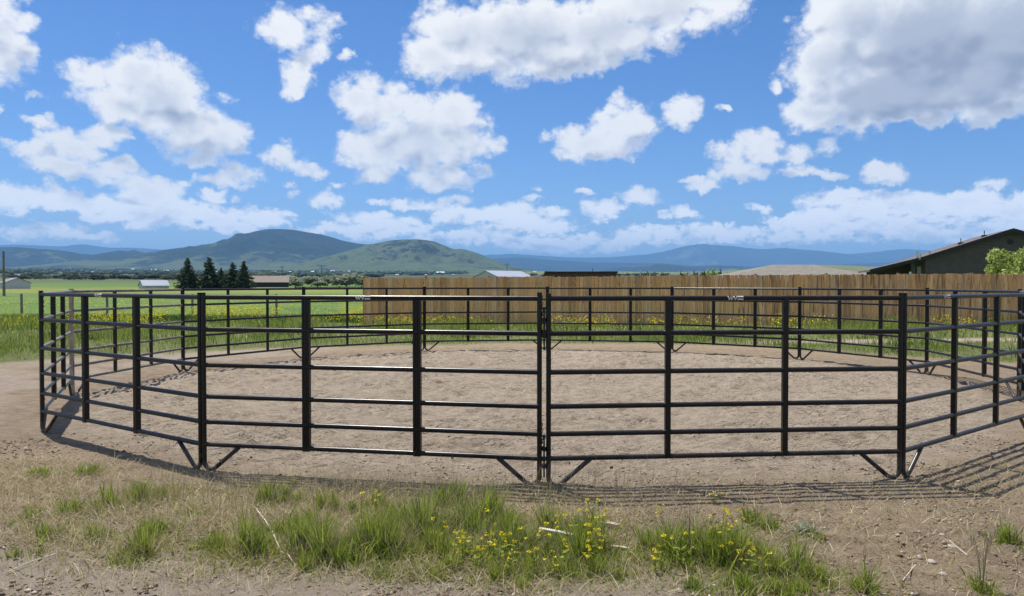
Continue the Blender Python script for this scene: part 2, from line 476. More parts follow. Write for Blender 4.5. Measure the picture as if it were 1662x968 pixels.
M_SLAT = plain("bleached_slat", (0.55, 0.52, 0.42), 0.8, .2, 20, bump=.2)
M_STICK = plain("grey_stick", (0.42, 0.34, 0.25), 0.9, .3, 20, bump=.3)

# ------------------------------------------------------------------ terrain
PEN_C = (0.5, 12.25)
VTX = [(0.25, 5.991), (-2.647, 6.54), (-5.064, 8.249), (-6.285, 10.945), (-5.956, 13.885), (-4.458, 16.434), (-2.075, 18.183),
       (0.859, 18.622), (3.749, 17.988), (6.044, 16.128), (7.268, 13.438), (6.948, 10.501), (5.50, 8.095), (3.187, 6.255)]
def pen_depth(x, y):
    """metres inside (+) or outside (-) the pen outline"""
    d = np.full(np.shape(x), 1e9)
    for i in range(14):
        ax, ay = VTX[i]; bx, by = VTX[(i + 1) % 14]
        ex, ey = bx - ax, by - ay; l = math.hypot(ex, ey)
        d = np.minimum(d, ((x - ax) * ey - (y - ay) * ex) / l)
    return d
def base_z(x, y):
    r = np.hypot(x, y)
    far = np.interp(np.log(np.maximum(r, 1.0)), np.log([1, 170, 300, 700, 1500, 2500, 4000, 6000, 9000, 14000, 45000]),
                    [0, 0, 0.5, 4.0, 13, 27, 52, 92, 125, 150, 170])
    far = np.where(y > 0, far, np.minimum(far, 4.0))
    right = 0.11 * smooth(-4, 16, x) * smooth(19, 26, y) * smooth(400, 60, y)
    return far + right
def grass_edge(x, y):
    """> 0 where the weeds behind the pen begin"""
    dx, dy = x - PEN_C[0], y - PEN_C[1]
    r = np.hypot(dx, dy)
    ang = np.arctan2(dy, dx)
    lim = np.interp(np.degrees(ang), [-180, -20, 0, 20, 60, 90, 125, 160, 180], [30, 30, 13, 9.6, 8.3, 7.75, 8.5, 10.6, 12.5])
    n = fbm(x * 0.55, y * 0.55, 4, 3) - .5
    return r - lim + 1.6 * n

# clumps of green in the strip in front of the pen: (u, v of the root, half width px, height px, weight)
CLUMPS = [(210,822,30,40,.8),(245,805,34,32,.35),(130,832,34,28,.5),(85,872,18,42,.7),(215,908,30,58,1),(150,884,24,36,.5),(265,868,30,45,.4),
 (330,893,55,28,.5),(400,905,26,72,1),(442,815,32,40,.8),(470,885,60,55,.7),(500,860,40,55,.45),(520,908,60,75,1),(565,905,50,78,1),(605,900,50,78,1),(645,905,40,75,.9),
 (688,875,42,80,1),(722,828,32,58,.9),(745,868,42,62,.8),(800,850,28,58,.9),(815,880,42,55,.9),(850,900,60,60,1),(900,866,34,52,.9),(935,880,42,60,.9),
 (930,912,55,58,.9),(780,905,55,52,.8),(720,905,50,55,.8),(850,930,110,42,.8),(985,938,38,36,.6),(960,900,30,60,.7),
 (1095,900,28,70,1),(1130,905,45,82,1),(1165,908,45,78,1),(1200,918,45,66,1),(1240,935,42,48,.9),(1285,935,32,60,.9),(1325,945,22,44,.6),
 (1225,850,11,36,.8),(1252,860,9,28,.7),(1404,962,16,50,.8),(1602,962,12,40,.6),(1640,890,22,40,.4),(1190,960,75,32,.7),(1260,962,55,34,.7),(1310,870,26,18,.5),
 (30,850,22,24,.3),(70,775,28,22,.3),(150,770,26,20,.25),(365,900,20,36,.5),(300,835,24,24,.25),(560,830,30,30,.35),(610,825,26,34,.4),(650,850,32,40,.5),
 (55,905,26,22,.25),(690,935,50,30,.5),(620,935,40,30,.45),(1060,915,20,26,.4)]
STRAW = [(60,800,120,70),(180,850,170,60),(350,830,170,50),(330,900,240,50),(560,840,180,60),(760,830,190,36),(620,920,260,36),(900,940,200,30),(1010,900,60,40),(1000,860,60,40),(520,800,160,22)]
def front_masks(x, y):
    """straw and green weights on the near ground"""
    D = np.maximum(y, 0.5)
    u = CU + x / D * F; v = HORIZON + EYE * F / D
    gmask = np.zeros_like(u); smask = np.zeros_like(u)
    for (cu, cv, hw, hh, w) in CLUMPS:
        gmask = np.maximum(gmask, w * np.exp(-(((u - cu) / hw) ** 2 + ((v - cv) / (hw * .35 + 5)) ** 2)))
    for (cu, cv, hw, hh) in STRAW:
        smask = np.maximum(smask, np.exp(-(((u - cu) / hw) ** 2 + ((v - cv) / hh) ** 2) ** 1.5))
    near = (y > 2.0) & (y < 7.5)
    return gmask * near, smask * near

def axis(lo, hi, step, outer, growth):
    a = list(np.arange(lo, hi + 1e-6, step))
    s = step
    while a[-1] < outer: s *= growth; a.append(a[-1] + s)
    s = step
    b = []
    p = lo
    while p > -outer: s *= growth; p -= s; b.append(p)
    return np.array(b[::-1] + a)
xs = axis(-8.6, 8.6, 0.036, 46000, 1.16)
ys1 = np.arange(3.2, 9.0, 0.021); ys2 = np.arange(9.0, 20.0, 0.045)
s, p, tail = 0.045, 20.0, [20.0]
while p < 46000: s *= 1.10 if p < 60 else 1.14; p += s; tail.append(p)
s, p, head = 0.021, 3.2, []
while p > -9000: s *= 1.25; p -= s; head.append(p)
ys = np.concatenate([np.array(head[::-1]), ys1, ys2, np.array(tail)])
GX, GY = np.meshgrid(xs, ys)
inside = pen_depth(GX, GY)
pen = smooth(-0.25, 0.55, inside + 0.5 * (fbm(GX * 1.3, GY * 1.3, 3, 9) - .5))
nearm = smooth(45, 25, np.hypot(GX, GY)) * smooth(-4, 2, GY)
Z = base_z(GX, GY)
soft = fbm(GX * 0.8, GY * 0.9, 3, 21) - .5
sand = 0.030 * soft + 0.022 * (fbm(GX * 2.1 + 4, GY * 2.9, 4, 22) - .5)
rid = np.abs(fbm(GX * 1.5 + .6 * GY, GY * 3.4, 4, 23) - .5)
sand -= 0.035 * smooth(0.06, 0.0, rid)
scn = fbm(GX * 1.5 + .25 * GY, GY * 4.2 - .3 * GX, 5, 28, .55)
scv = smooth(.35, .6, fbm(GX * .8, GY * .8, 2, 29))
sand += scv * (.017 * smooth(.470, .490, scn) - .019 * smooth(.555, .575, scn) + .015 * smooth(.40, .415, scn))
scm = fbm(GX * 4.2 + 7, GY * 9.0, 4, 36, .55)
sand += .010 * smooth(.53, .56, scm) - .012 * smooth(.43, .40, scm)
rake = np.sin((GX * .55 + GY * 1.0 + .35 * fbm(GX * .5, GY * .5, 2, 30)) * 58)
sand += .0032 * rake * smooth(.48, .60, fbm(GX * .45 + 3, GY * .45, 3, 37)) * smooth(12, 9, GY)
sand += 0.012 * (fbm(GX * 7, GY * 10, 3, 24) - .5) + 0.020 * (fbm(GX * 2.6 + GY * .8, GY * 8.5, 4, 26) - .5)
sand -= 0.014 * smooth(0.035, 0.0, np.abs(fbm(GX * 2.2 - .5 * GY, GY * 6.0, 3, 27) - .5))
soil = 0.035 * (fbm(GX * 0.9, GY * 0.9, 3, 31) - .5) + 0.016 * (fbm(GX * 4.5, GY * 5.0, 4, 32) - .5)
cl = fbm(GX * 13, GY * 14, 3, 33)
soil += 0.018 * smooth(.55, .85, cl) + 0.022 * (fbm(GX * 21, GY * 21, 2, 34) - .5) * smooth(7.5, 5.0, GY)
track = smooth(4.35, 4.10, GY + 0.10 * (GX - 1) - 0.2 * smooth(0.5, 2.5, GX) + 0.25 * (fbm(GX * 1.2, GY * 1.2, 3, 35) - .5))   # hard packed track at the bottom
soil = soil + (0.030 * smooth(.50, .66, fbm(GX * 9, GY * 9, 3, 38)) - .012) * smooth(5.5, 5.0, GY) * smooth(.6, 2.2, GX)
soil = soil * (1 - .65 * track) * (1 - .45 * smooth(5.15, 5.6, GY))
rimband = smooth(-1.5, -.9, inside) * smooth(.9, .4, inside)
soil = soil * (1 - .72 * rimband)
relief = sand * pen * (1 - .5 * rimband) + soil * (1 - pen)
relief = relief + .040 * np.exp(-((GX - .25) / .34) ** 2 - ((GY - 5.97) / .13) ** 2)
# hoof prints
rg = np.random.default_rng(5)
for i in range(1500):
    a, rr = rg.uniform(0, 2 * math.pi), 6.9 * math.sqrt(rg.uniform(0, 1))
    if i > 1250:
        hx, hy = rg.uniform(-6, 6), rg.uniform(4.2, 6.2)
    else:
        hx, hy = PEN_C[0] + rr * math.cos(a), PEN_C[1] + rr * math.sin(a)
    rad = rg.uniform(.05, .11); dep = rg.uniform(.008, .040) * (1.0 if i <= 1250 else .35)
    if float(pen_depth(np.array(hx), np.array(hy))) < .25 and hy < 9: dep *= .2
    i0, i1 = np.searchsorted(xs, (hx - .35, hx + .35)); j0, j1 = np.searchsorted(ys, (hy - .35, hy + .35))
    if i1 - i0 < 3 or j1 - j0 < 3: continue
    X, Y = GX[j0:j1, i0:i1] - hx, GY[j0:j1, i0:i1] - hy
    th = rg.uniform(0, math.pi); st = rg.uniform(1.0, 1.9)
    A, B = X * math.cos(th) + Y * math.sin(th), -X * math.sin(th) + Y * math.cos(th)
    q = np.sqrt((A / st) ** 2 + B ** 2) / rad
    relief[j0:j1, i0:i1] += dep * (-np.exp(-q ** 3) + 0.55 * np.exp(-((q - 1.35) / .35) ** 2) * (A > -0.02))
Z = Z + relief * nearm + 0.5 * smooth(40, 400, GY) * (fbm(GX / 60, GY / 60, 3, 41) - .5)
GZ = Z
def ground_z(x, y):
    """bilinear height of the built ground"""
    x = np.asarray(x, float); y = np.asarray(y, float)
    i = np.clip(np.searchsorted(xs, x) - 1, 0, len(xs) - 2); j = np.clip(np.searchsorted(ys, y) - 1, 0, len(ys) - 2)
    fx = (x - xs[i]) / (xs[i + 1] - xs[i]); fy = (y - ys[j]) / (ys[j + 1] - ys[j])
    return (GZ[j, i] * (1 - fx) + GZ[j, i + 1] * fx) * (1 - fy) + (GZ[j + 1, i] * (1 - fx) + GZ[j + 1, i + 1] * fx) * fy
gm, sm = front_masks(GX, GY)
edge = grass_edge(GX, GY)
behind = smooth(-0.5, 0.9, edge)
# pale sandy lane between the weeds on the right, behind the pen
lane = smooth(.9, .2, np.abs(GY - 20.9 - 0.10 * (GX - 9) - .4 * (fbm(GX * .5, GY * .5, 2, 51) - .5))) * smooth(4.8, 7.5, GX)
behind_g = behind * (1 - .9 * lane)
patch = np.maximum(smooth(.50, .72, fbm(GX * 1.7, GY * 1.7, 3, 61)) * smooth(9, 6.9, GY), 0)
green_a = np.clip(gm * .7 + behind_g * .95, 0, 1)
green_a = np.maximum(green_a, smooth(30, 40, GY))
straw_a = np.clip(sm * (.42 + .6 * (fbm(GX * 3, GY * 3, 3, 62) - .5)) + 0.25 * patch + .35 * smooth(-1.6, .2, edge) * (1 - behind), 0, 1) * (1 - green_a * .6)
idx = np.arange(len(xs) * len(ys)).reshape(len(ys), len(xs))
quads = np.stack([idx[:-1, :-1], idx[:-1, 1:], idx[1:, 1:], idx[1:, :-1]], -1).reshape(-1, 4)
me = new_mesh("ground", np.stack([GX, GY, GZ], -1).reshape(-1, 3), quads, None, True)
for nm, arr in (("sand_mask", pen), ("green_mask", green_a), ("straw_mask", straw_a), ("track_mask", np.maximum(np.maximum(track * (GX < 1.8) * smooth(2.2, 0.2, GX), lane), .85 * smooth(-.2, -1.0, inside) * smooth(-3.5, -5.5, GX) * smooth(7.6, 8.6, GY) * smooth(.30, .55, fbm(GX * 1.4, GY * 1.4, 3, 39))))):
    a = me.attributes.new(nm, 'FLOAT', 'POINT'); a.data.foreach_set('value', arr.astype(np.float32).ravel())

def ground_material():
    m, g, out = material("ground")
    p = worldpos(g)
    sand, green, straw, track = (attr(g, k) for k in ("sand_mask", "green_mask", "straw_mask", "track_mask"))
    n_big = g.noise(p, 0.9, 4, .55); n_mid = g.noise(p, 6, 5, .6); n_fine = g.noise(p, 45, 5, .7); n_grit = g.noise(p, 190, 3, .7)
    c_sand = g.ramp(n_mid, [(.25, (0.310, 0.248, 0.182)), (.5, (0.385, 0.314, 0.234)), (.75, (0.45, 0.375, 0.284))])
    c_sand = g.mix(g.math('MULTIPLY', g.step(n_fine, .50, .36), .42), c_sand, (0.20, 0.150, 0.098))
    c_sand = g.mix(g.math('MULTIPLY', g.step(n_grit, .56, .68), .35), c_sand, (0.50, 0.42, 0.30))
    n_mark = g.noise(g.vec('MULTIPLY', p, (1.6, 5.0, 1)), 1.0, 6, .68)
    c_sand = g.mix(g.math('MULTIPLY', g.step(n_mark, .59, .66), .55), c_sand, (0.185, 0.138, 0.092))
    c_sand = g.mix(g.math('MULTIPLY', g.step(n_big, .52, .72), .45), c_sand, (0.275, 0.216, 0.158))
    c_soil = g.ramp(n_mid, [(.25, (0.180, 0.132, 0.085)), (.5, (0.265, 0.202, 0.136)), (.78, (0.36, 0.285, 0.198))])
    c_soil = g.mix(g.math('MULTIPLY', g.step(n_big, .50, .75), .4), c_soil, (0.36, 0.27, 0.19))
    c_soil = g.mix(g.step(n_fine, .585, .66), c_soil, (0.44, 0.355, 0.235))            # straw crumbs and grit
    c_soil = g.mix(g.step(n_fine, .43, .36), c_soil, (0.085, 0.058, 0.036))
    c_track = g.ramp(n_mid, [(.25, (0.27, 0.215, 0.16)), (.7, (0.38, 0.315, 0.245))])
    c_straw = g.ramp(n_fine, [(.3, (0.20, 0.148, 0.085)), (.5, (0.36, 0.282, 0.168)), (.7, (0.52, 0.43, 0.28))])
    # meadow: mixed greens near, clean bands of pasture far
    sp = g.n.new('ShaderNodeSeparateXYZ'); g.l.new(p, sp.inputs[0])
    n_field = g.noise(g.vec('MULTIPLY', p, (.03, .12, 0)), 1.0, 4, .6)
    c_green = g.ramp(n_mid, [(.3, (0.075, 0.095, 0.03)), (.6, (0.15, 0.165, 0.06)), (.8, (0.22, 0.20, 0.10))])
    c_past = g.ramp(n_field, [(.28, (0.065, 0.115, 0.024)), (.5, (0.098, 0.165, 0.034)), (.72, (0.145, 0.195, 0.050))])
    n_pat = g.noise(g.vec('MULTIPLY', p, (.10, .22, 0)), 1.0, 5, .65)
    c_past = g.mix(g.math('MULTIPLY', g.step(n_pat, .50, .64), .55), c_past, (0.060, 0.100, 0.026))
    c_past = g.mix(g.math('MULTIPLY', g.step(n_pat, .42, .30), .45), c_past, (0.175, 0.185, 0.070))
    n_blade = g.noise(g.vec('MULTIPLY', p, (2.2, .9, 0)), 1.0, 6, .7)
    c_past = g.mix(g.math('MULTIPLY', g.step(n_blade, .52, .32), .5), c_past, (0.055, 0.115, 0.02))
    c_green = g.mix(g.step(sp.outputs[1], 33, 40), c_green, c_past)
    yb = g.math('MULTIPLY', g.step(sp.outputs[1], 105, 140), g.step(sp.outputs[1], 260, 190))
    c_green = g.mix(g.math('MULTIPLY', yb, g.step(n_field, .30, .55, 0, .75)), c_green, (0.215, 0.215, 0.045))
    n_vast = g.noise(g.vec('MULTIPLY', p, (.0016, .0042, 0)), 1.0, 4, .6)
    c_far = g.ramp(n_vast, [(.32, (0.050, 0.070, 0.034)), (.46, (0.080, 0.110, 0.046)), (.58, (0.105, 0.135, 0.055)), (.70, (0.135, 0.135, 0.075))])
    c_green = g.mix(g.step(sp.outputs[1], 260, 420), c_green, c_far)
    c_dist = g.ramp(n_vast, [(.36, (0.030, 0.042, 0.024)), (.50, (0.052, 0.068, 0.032)), (.62, (0.085, 0.105, 0.045)), (.72, (0.12, 0.12, 0.07))])
    c_green = g.mix(g.step(sp.outputs[1], 640, 760), c_green, c_dist)
    c = g.mix(straw, c_soil, c_straw)
    c = g.mix(track, c, c_track)
    c = g.mix(sand, c, c_sand)
    c = g.mix(green, c, c_green)
    h = g.math('ADD', g.math('MULTIPLY', n_fine, .7), g.math('MULTIPLY', n_grit, .5))
    # scuffs: little broken steps in the loose sand, drawn out sideways by the drag
    dom = g.vec('ADD', g.vec('MULTIPLY', p, (1.5, 4.6, 0)), g.scale(g.noise(p, 1.1, 2, .5, out=1), 1.6))
    sA = g.noise(dom, 1.0, 5, .6); sB = g.noise(g.vec('ADD', g.vec('MULTIPLY', p, (3.4, 7.5, 0)), (5, 3, 1)), 1.0, 4, .62)
    zone = g.step(g.noise(p, .8, 2, .5), .40, .58)
    scuff = g.math('SUBTRACT', g.math('ADD', g.step(sA, .455, .480), g.step(sB, .54, .565)), g.math('ADD', g.step(sA, .56, .585), g.step(sB, .44, .42)))
    scuff = g.math('MULTIPLY', g.math('MULTIPLY', scuff, sand), g.math('MULTIPLY_ADD', zone, .55, .22))
    h = g.math('ADD', h, scuff)
    nearb = g.step(sp.outputs[1], 34, 14)
    b = pbsdf(g, c, 0.95, 0, .15)
    bump = g.n.new('ShaderNodeBump'); bump.inputs['Distance'].default_value = 0.04
    g.l.new(g.math('MULTIPLY', nearb, g.math('MULTIPLY_ADD', sand, 0.0, .9)), bump.inputs['Strength'])
    g.l.new(h, bump.inputs['Height']); g.l.new(bump.outputs[0], b.inputs['Normal'])
    g.l.new(b.outputs[0], out.inputs[0])
    return m
me.materials.append(ground_material())
tag(link("ground", me), kind='structure')

# ------------------------------------------------------------------ hills
def hill_material(name, grass, forest, amount, scale, shade=None, bare=None):
    m, g, out = material(name)
    p = worldpos(g)
    n1 = g.noise(g.vec('SCALE', p) if False else p, 1 / scale, 5, .6)
    n2 = g.noise(p, 9 / scale, 6, .75)
    at_ = attr(g, "forest_mask")
    f = g.math('ADD', g.math('MULTIPLY_ADD', n1, .58, g.math('MULTIPLY', n2, .42)), g.math('MULTIPLY_ADD', at_, .34, amount))
    fac = g.step(f, .475, .515)
    gr = g.mix(g.step(n2, .35, .65), tuple(c * .82 for c in grass), tuple(c * 1.15 for c in grass))
    if bare: gr = g.mix(g.step(n1, .50, .62, 0, .7), gr, bare)
    fo = g.mix(g.step(n2, .3, .7), tuple(c * .7 for c in forest), tuple(c * 1.3 for c in forest))
    c = g.mix(fac, gr, fo)
    b = pbsdf(g, c, 1.0, 0, 0.0)
    g.l.new(b.outputs[0], out.inputs[0])
    return m
def hill(name, prof, dist, depth, mat, nu=220, nt=60, seed=1, rough=.12, spur=4.0, forest=None, power=1.0, skew=0.35):
    """a range whose crest line follows prof [(u, v)] seen from afar; it has a near slope and a far slope"""
    us = np.linspace(prof[0][0], prof[-1][0], nu)
    pu, pv = np.array([q[0] for q in prof], float), np.array([q[1] for q in prof], float)
    vs = np.interp(us, pu, pv)
    ker = np.hanning(9); ker /= ker.sum()
    vs = np.convolve(np.pad(vs, 4, 'edge'), ker, 'valid')
    X0 = (us - CU) / F * dist
    ztop = EYE + (HORIZON - vs) / F * dist
    ts = np.linspace(-1, 1, nt)
    T, XX = np.meshgrid(ts, X0, indexing='ij')
    ZT = np.broadcast_to(ztop, T.shape)
    wig = depth * skew * (fbm(XX / depth * 2.2, T * 0 + seed, 3, seed) - .5)
    YY = dist + T * depth + wig * (1 - np.abs(T))
    zb = base_z(XX, YY) - 6.0
    sh = np.where(T < 0, (1 - np.abs(T) ** 1.25) ** (1.35 * power), (1 - np.abs(T) ** 1.6))
    rn = np.abs(fbm(XX / depth * spur, YY / depth * spur * .45, 5, seed + 5, .55) - .5) * 2
    am = np.abs(T) * (1 - np.abs(T)) * 4
    fine = (fbm(XX / depth * 14, YY / depth * 14, 4, seed + 9) - .5)
    ZZ = zb + np.maximum(ZT - zb, 0) * (sh * (1 + am * rough * 2.4 * (rn - .45)) + fine * rough * .10 * (1 - .8 * (np.abs(T) < .02)))
    cap_ = EYE + (ZT - EYE) * YY / dist - (1 - (1 - np.abs(T)) ** 2) * .012 * ZT
    ZZ = np.where(T < 0, np.minimum(ZZ, cap_), ZZ)
    idx = np.arange(nu * nt).reshape(nt, nu)
    q = np.stack([idx[:-1, :-1], idx[:-1, 1:], idx[1:, 1:], idx[1:, :-1]], -1).reshape(-1, 4)
    me = new_mesh(name, np.stack([XX, YY, ZZ], -1).reshape(-1, 3), q, mat, True)
    fm = np.zeros_like(XX) if forest is None else forest(CU + XX / dist * F, T, (ZZ - zb) / np.maximum(ZT - zb, 1))
    a = me.attributes.new("forest_mask", 'FLOAT', 'POINT'); a.data.foreach_set('value', fm.astype(np.float32).ravel())
    return tag(link(name, me), kind='structure')

GRASSH = (0.078, 0.104, 0.050); FOR = (0.022, 0.034, 0.024)
M_FAR = hill_material("far_range", (0.11, 0.13, 0.07), (0.016, 0.026, 0.024), .115, 3000)
M_MAIN = hill_material("main_hill", (0.085, 0.105, 0.05), FOR, -.015, 1300, bare=(0.10, 0.10, 0.062))
M_GREENH = hill_material("green_hill", GRASSH, FOR, -.070, 900, bare=(0.098, 0.112, 0.062))
M_WOODH = hill_material("wooded_hill", (0.095, 0.120, 0.055), FOR, .045, 900)
M_LOWH = hill_material("low_hill", (0.15, 0.17, 0.075), (0.05, 0.07, 0.04), -.06, 300, bare=(0.20, 0.18, 0.10))

hill("far_hills", [(-700,430),(-400,405),(-120,400),(0,396),(30,396),(70,399),(110,401),(150,397),(180,403),(215,402),(270,406),(330,410),(420,412),(560,420),(640,440)], 25000, 5200, M_FAR, seed=3, spur=5)
hill("far_mountains", [(520,440),(700,424),(790,414),(830,413),(870,415),(930,417),(990,416),(1035,413),(1060,412),(1085,406),(1110,399),(1142,395),(1170,400),(1185,399),(1215,404),(1240,405),(1258,402),(1290,405),(1330,408),(1370,412),(1400,410),(1450,406),(1485,402),(1515,405),(1560,409),(1640,404),(1760,398),(1950,410),(2300,425)], 25500, 6500, M_FAR, nu=320, seed=5, spur=5, rough=.3)
hill("blue_foothills", [(620,446),(760,426),(800,420),(850,418),(880,421),(920,423),(960,426),(1000,427),(1070,428),(1110,431),(1160,430),(1200,432),(1280,432),(1350,430),(1420,427),(1500,423),(1600,421),(1800,424),(2100,436)], 17000, 3500, M_FAR, nu=260, seed=8, spur=5)
hill("dark_foothills", [(840,446),(900,441),(960,440),(1010,434),(1040,430),(1070,427),(1095,430),(1120,434),(1160,432),(1190,431),(1215,435),(1260,437),(1340,436),(1420,434),(1520,438),(1700,442)], 11500, 1800, M_WOODH, nu=200, seed=12, rough=.3)
hill("wooded_hills", [(-500,420),(-300,405),(-100,402),(0,402),(40,401),(75,404),(105,408),(125,412),(150,413),(172,409),(195,406),(215,408),(235,411),(300,413),(380,416),(460,430),(520,444)], 9800, 2100, M_WOODH, nu=240, seed=14, rough=.42)
def main_forest(u, T, h):
    right = smooth(455, 500, u + 60 * (1 - h)) * smooth(.38, .62, h)
    top = smooth(.70, .95, h) * smooth(300, 420, u) * .7
    return np.maximum(right, top)
hill("main_mountain", [(120,436),(180,424),(250,410),(290,405),(330,400),(365,394),(390,387.5),(405,381.5),(420,376.5),(440,373),(458,372),(480,373),(500,377),(530,382),(555,390),(585,396),(620,399),(680,408),(760,425),(840,440)], 9200, 2400, M_MAIN, nu=260, nt=80, seed=20, rough=.26, forest=main_forest, power=.8)
hill("green_hills", [(430,446),(500,430),(545,413),(575,404),(600,398),(620,393),(640,390),(660,389),(682,389),(705,392),(725,400),(738,406),(752,405),(775,411),(800,421),(830,432),(870,440),(930,446)], 6600, 1500, M_GREENH, nu=220, nt=80, seed=27, rough=.36, power=.8)
hill("low_green_hills", [(700,448),(800,443),(900,440),(1000,441),(1100,442),(1180,440),(1260,434),(1320,429),(1360,430),(1400,433),(1460,437),(1560,436),(1700,440),(1900,446)], 3300, 700, M_LOWH, nu=160, seed=33, rough=.1)

# ------------------------------------------------------------------ haze: one closed box of even air
hz, gh, oh = material("haze")
pv = gh.n.new('ShaderNodeVolumePrincipled')
pv.inputs['Color'].default_value = (0.27, 0.57, 1.0, 1)
pv.inputs['Density'].default_value = 5.4e-5
pv.inputs['Anisotropy'].default_value = 0.0
for k in ('Density Attribute', 'Color Attribute', 'Temperature Attribute'):
    if k in pv.inputs: pv.inputs[k].default_value = ''
gh.l.new(pv.outputs[0], oh.inputs['Volume'])
try: hz.cycles.homogeneous_volume = True
except Exception: pass
mb = MB(); mb.box(-47000, 47000, -9500, 47000, -3.0, 1480)
tag(mb.build("haze", hz), kind='stuff')

# ------------------------------------------------------------------ corral panels
LEN = 2.9556
RAILS = [0.231, 0.423, 0.639, 0.908, 1.211, 1.485]
A = 0.034
def arc_leg(side):
    """centre line of an upright that bends at the ground: side=+1 bends towards +x"""
    pts = [(0, 0, 1.525), (0, 0, .7), (0, 0, .085)]
    for k in range(1, 6):
        w = k / 5 * math.pi / 2 * .93
        pts.append((side * (.058 - .058 * math.cos(w)), 0, .085 - .062 * math.sin(w)))
    return pts
up_a = MB().tube(arc_leg(1), .0198, 12).mesh("upright", M_BLACK, True)
up_b = MB().tube([(x, y, z) for x, y, z in arc_leg(-1)], .0198, 12).mesh("upright", M_BLACK, True)
up_tan = MB().tube(arc_leg(1), .0245, 12).mesh("upright", M_PALETAN, True)
up_tan_b = MB().tube(arc_leg(-1), .0245, 12).mesh("upright", M_PALETAN, True)
def brace_pts(s): return [(s * .052, 0, .023), (s * .080, 0, .024), (s * .106, 0, .036), (s * .125, 0, .052), (s * .335, 0, .225)]
br_a = MB().tube(brace_pts(1), .0185, 10).mesh("leg_brace", M_BLACK, True)
br_b = MB().tube(brace_pts(-1), .0185, 10).mesh("leg_brace", M_BLACK, True)
rail_sunlit = MB().tube([(0, 0, 0), (LEN / 2 - A, 0, 0), (LEN - 2 * A, 0, 0)], .0205, 12).mesh("rail", M_SUNLIT, True)  # rails with the sunlit tone painted in
rail_me = MB().tube([(0, 0, 0), (LEN / 2 - A, 0, 0), (LEN - 2 * A, 0, 0)], .0205, 12).mesh("rail", M_BLACK, True)
def wide_post():
    w, d = .0325, .026
    poly = [(-w, -d + .008), (-w + .010, -d), (-w + .018, -d), (-w + .023, -d + .005), (-.012, -d + .005), (-.007, -d), (.007, -d), (.012, -d + .005), (w - .023, -d + .005), (w - .018, -d), (w - .010, -d), (w, -d + .008)]
    poly = poly + [(x, -y) for x, y in poly[::-1]]
    return MB().prism(poly, 'z', RAILS[0] - .022, RAILS[5] - .012).mesh("post", M_BLACK)
def thin_post():
    w = .022; c = .005
    poly = [(-w + c, -w), (w - c, -w), (w, -w + c), (w, w - c), (w - c, w), (-w + c, w), (-w, w - c), (-w, -w + c)]
    return MB().prism(poly, 'z', RAILS[0], RAILS[5]).mesh("post", M_BLACK)
post_wide, post_thin = wide_post(), thin_post()
def dome(r, h):
    m = MB(); V = []; Fc = []
    for i in range(4):
        w = i / 4 * math.pi / 2
        for q in range(10): V.append((r * math.cos(w) * math.cos(q * math.pi / 5), -h * math.sin(w), r * math.cos(w) * math.sin(q * math.pi / 5)))
    V.append((0, -h, 0))
    for i in range(3):
        for q in range(10): Fc.append((i * 10 + q, i * 10 + (q + 1) % 10, (i + 1) * 10 + (q + 1) % 10, (i + 1) * 10 + q))
    for q in range(10): Fc.append((30 + q, 30 + (q + 1) % 10, 40))
    m.add(V, Fc); return m
bolt_me = dome(.019, .010).mesh("bolt", M_BLACK, True)
lug_me = MB()
lug_me.box(.018, .046, -.010, .010, -.014, .014); lug_me.tube([(.040, 0, -.017), (.040, 0, .017)], .016, 10)
lug_me = lug_me.mesh("lug", M_BLACK)
pin_me = MB().tube([(.041, 0, -.16), (.041, 0, .16)], .007, 8).tube([(.041, 0, .155), (.041, 0, .175)], .013, 8).mesh("pin", M_CHAIN, True)
def chain():
    m = MB()
    z = 0.0; k = 0
    while z < .19:
        pts = []
        for q in range(11):
            w = 2 * math.pi * q / 10
            a, b = .0085 * math.cos(w), .018 * math.sin(w)
            pts.append((.034 + (a if k % 2 else 0) - .012 * math.sin(z * 9), (0 if k % 2 else a), z + b))
        m.tube(pts, .0028, 5, cap=False); z += .026; k += 1
    return m.mesh("chain", M_CHAIN, True)
chain_me = chain()
def sticker():
    """worn pale lettering wrapped round the top rail"""
    m = MB(); r = .0214
    def strip(p, q, w):
        n = 5; V = []; Fc = []
        for i in range(n + 1):
            t = i / n; s = p[0] + (q[0] - p[0]) * t; a = p[1] + (q[1] - p[1]) * t
            for dx in (-w / 2, w / 2):
                an = R(a); V.append((s + dx, -r * math.cos(an), r * math.sin(an)))
        for i in range(n): Fc.append((2 * i, 2 * i + 1, 2 * i + 3, 2 * i + 2))
        m.add(V, Fc)
    def bar(s0, s1, a0, a1):
        V = []; n = 3
        for i in range(n + 1):
            an = R(a0 + (a1 - a0) * i / n)
            V += [(s0, -r * math.cos(an), r * math.sin(an)), (s1, -r * math.cos(an), r * math.sin(an))]
        m.add(V, [(2 * i, 2 * i + 1, 2 * i + 3, 2 * i + 2) for i in range(n)])
    strip((.000, 55), (.012, -45), .008); strip((.012, -45), (.022, 40), .006); strip((.022, 40), (.032, -45), .008); strip((.032, -45), (.046, 55), .007)
    strip((.050, 55), (.060, -40), .008); strip((.060, -40), (.076, 50), .008)
    bar(.080, .128, 22, 58); bar(.078, .128, -38, -8)
    return m.mesh("sticker", M_LOGO)
sticker_me = sticker()

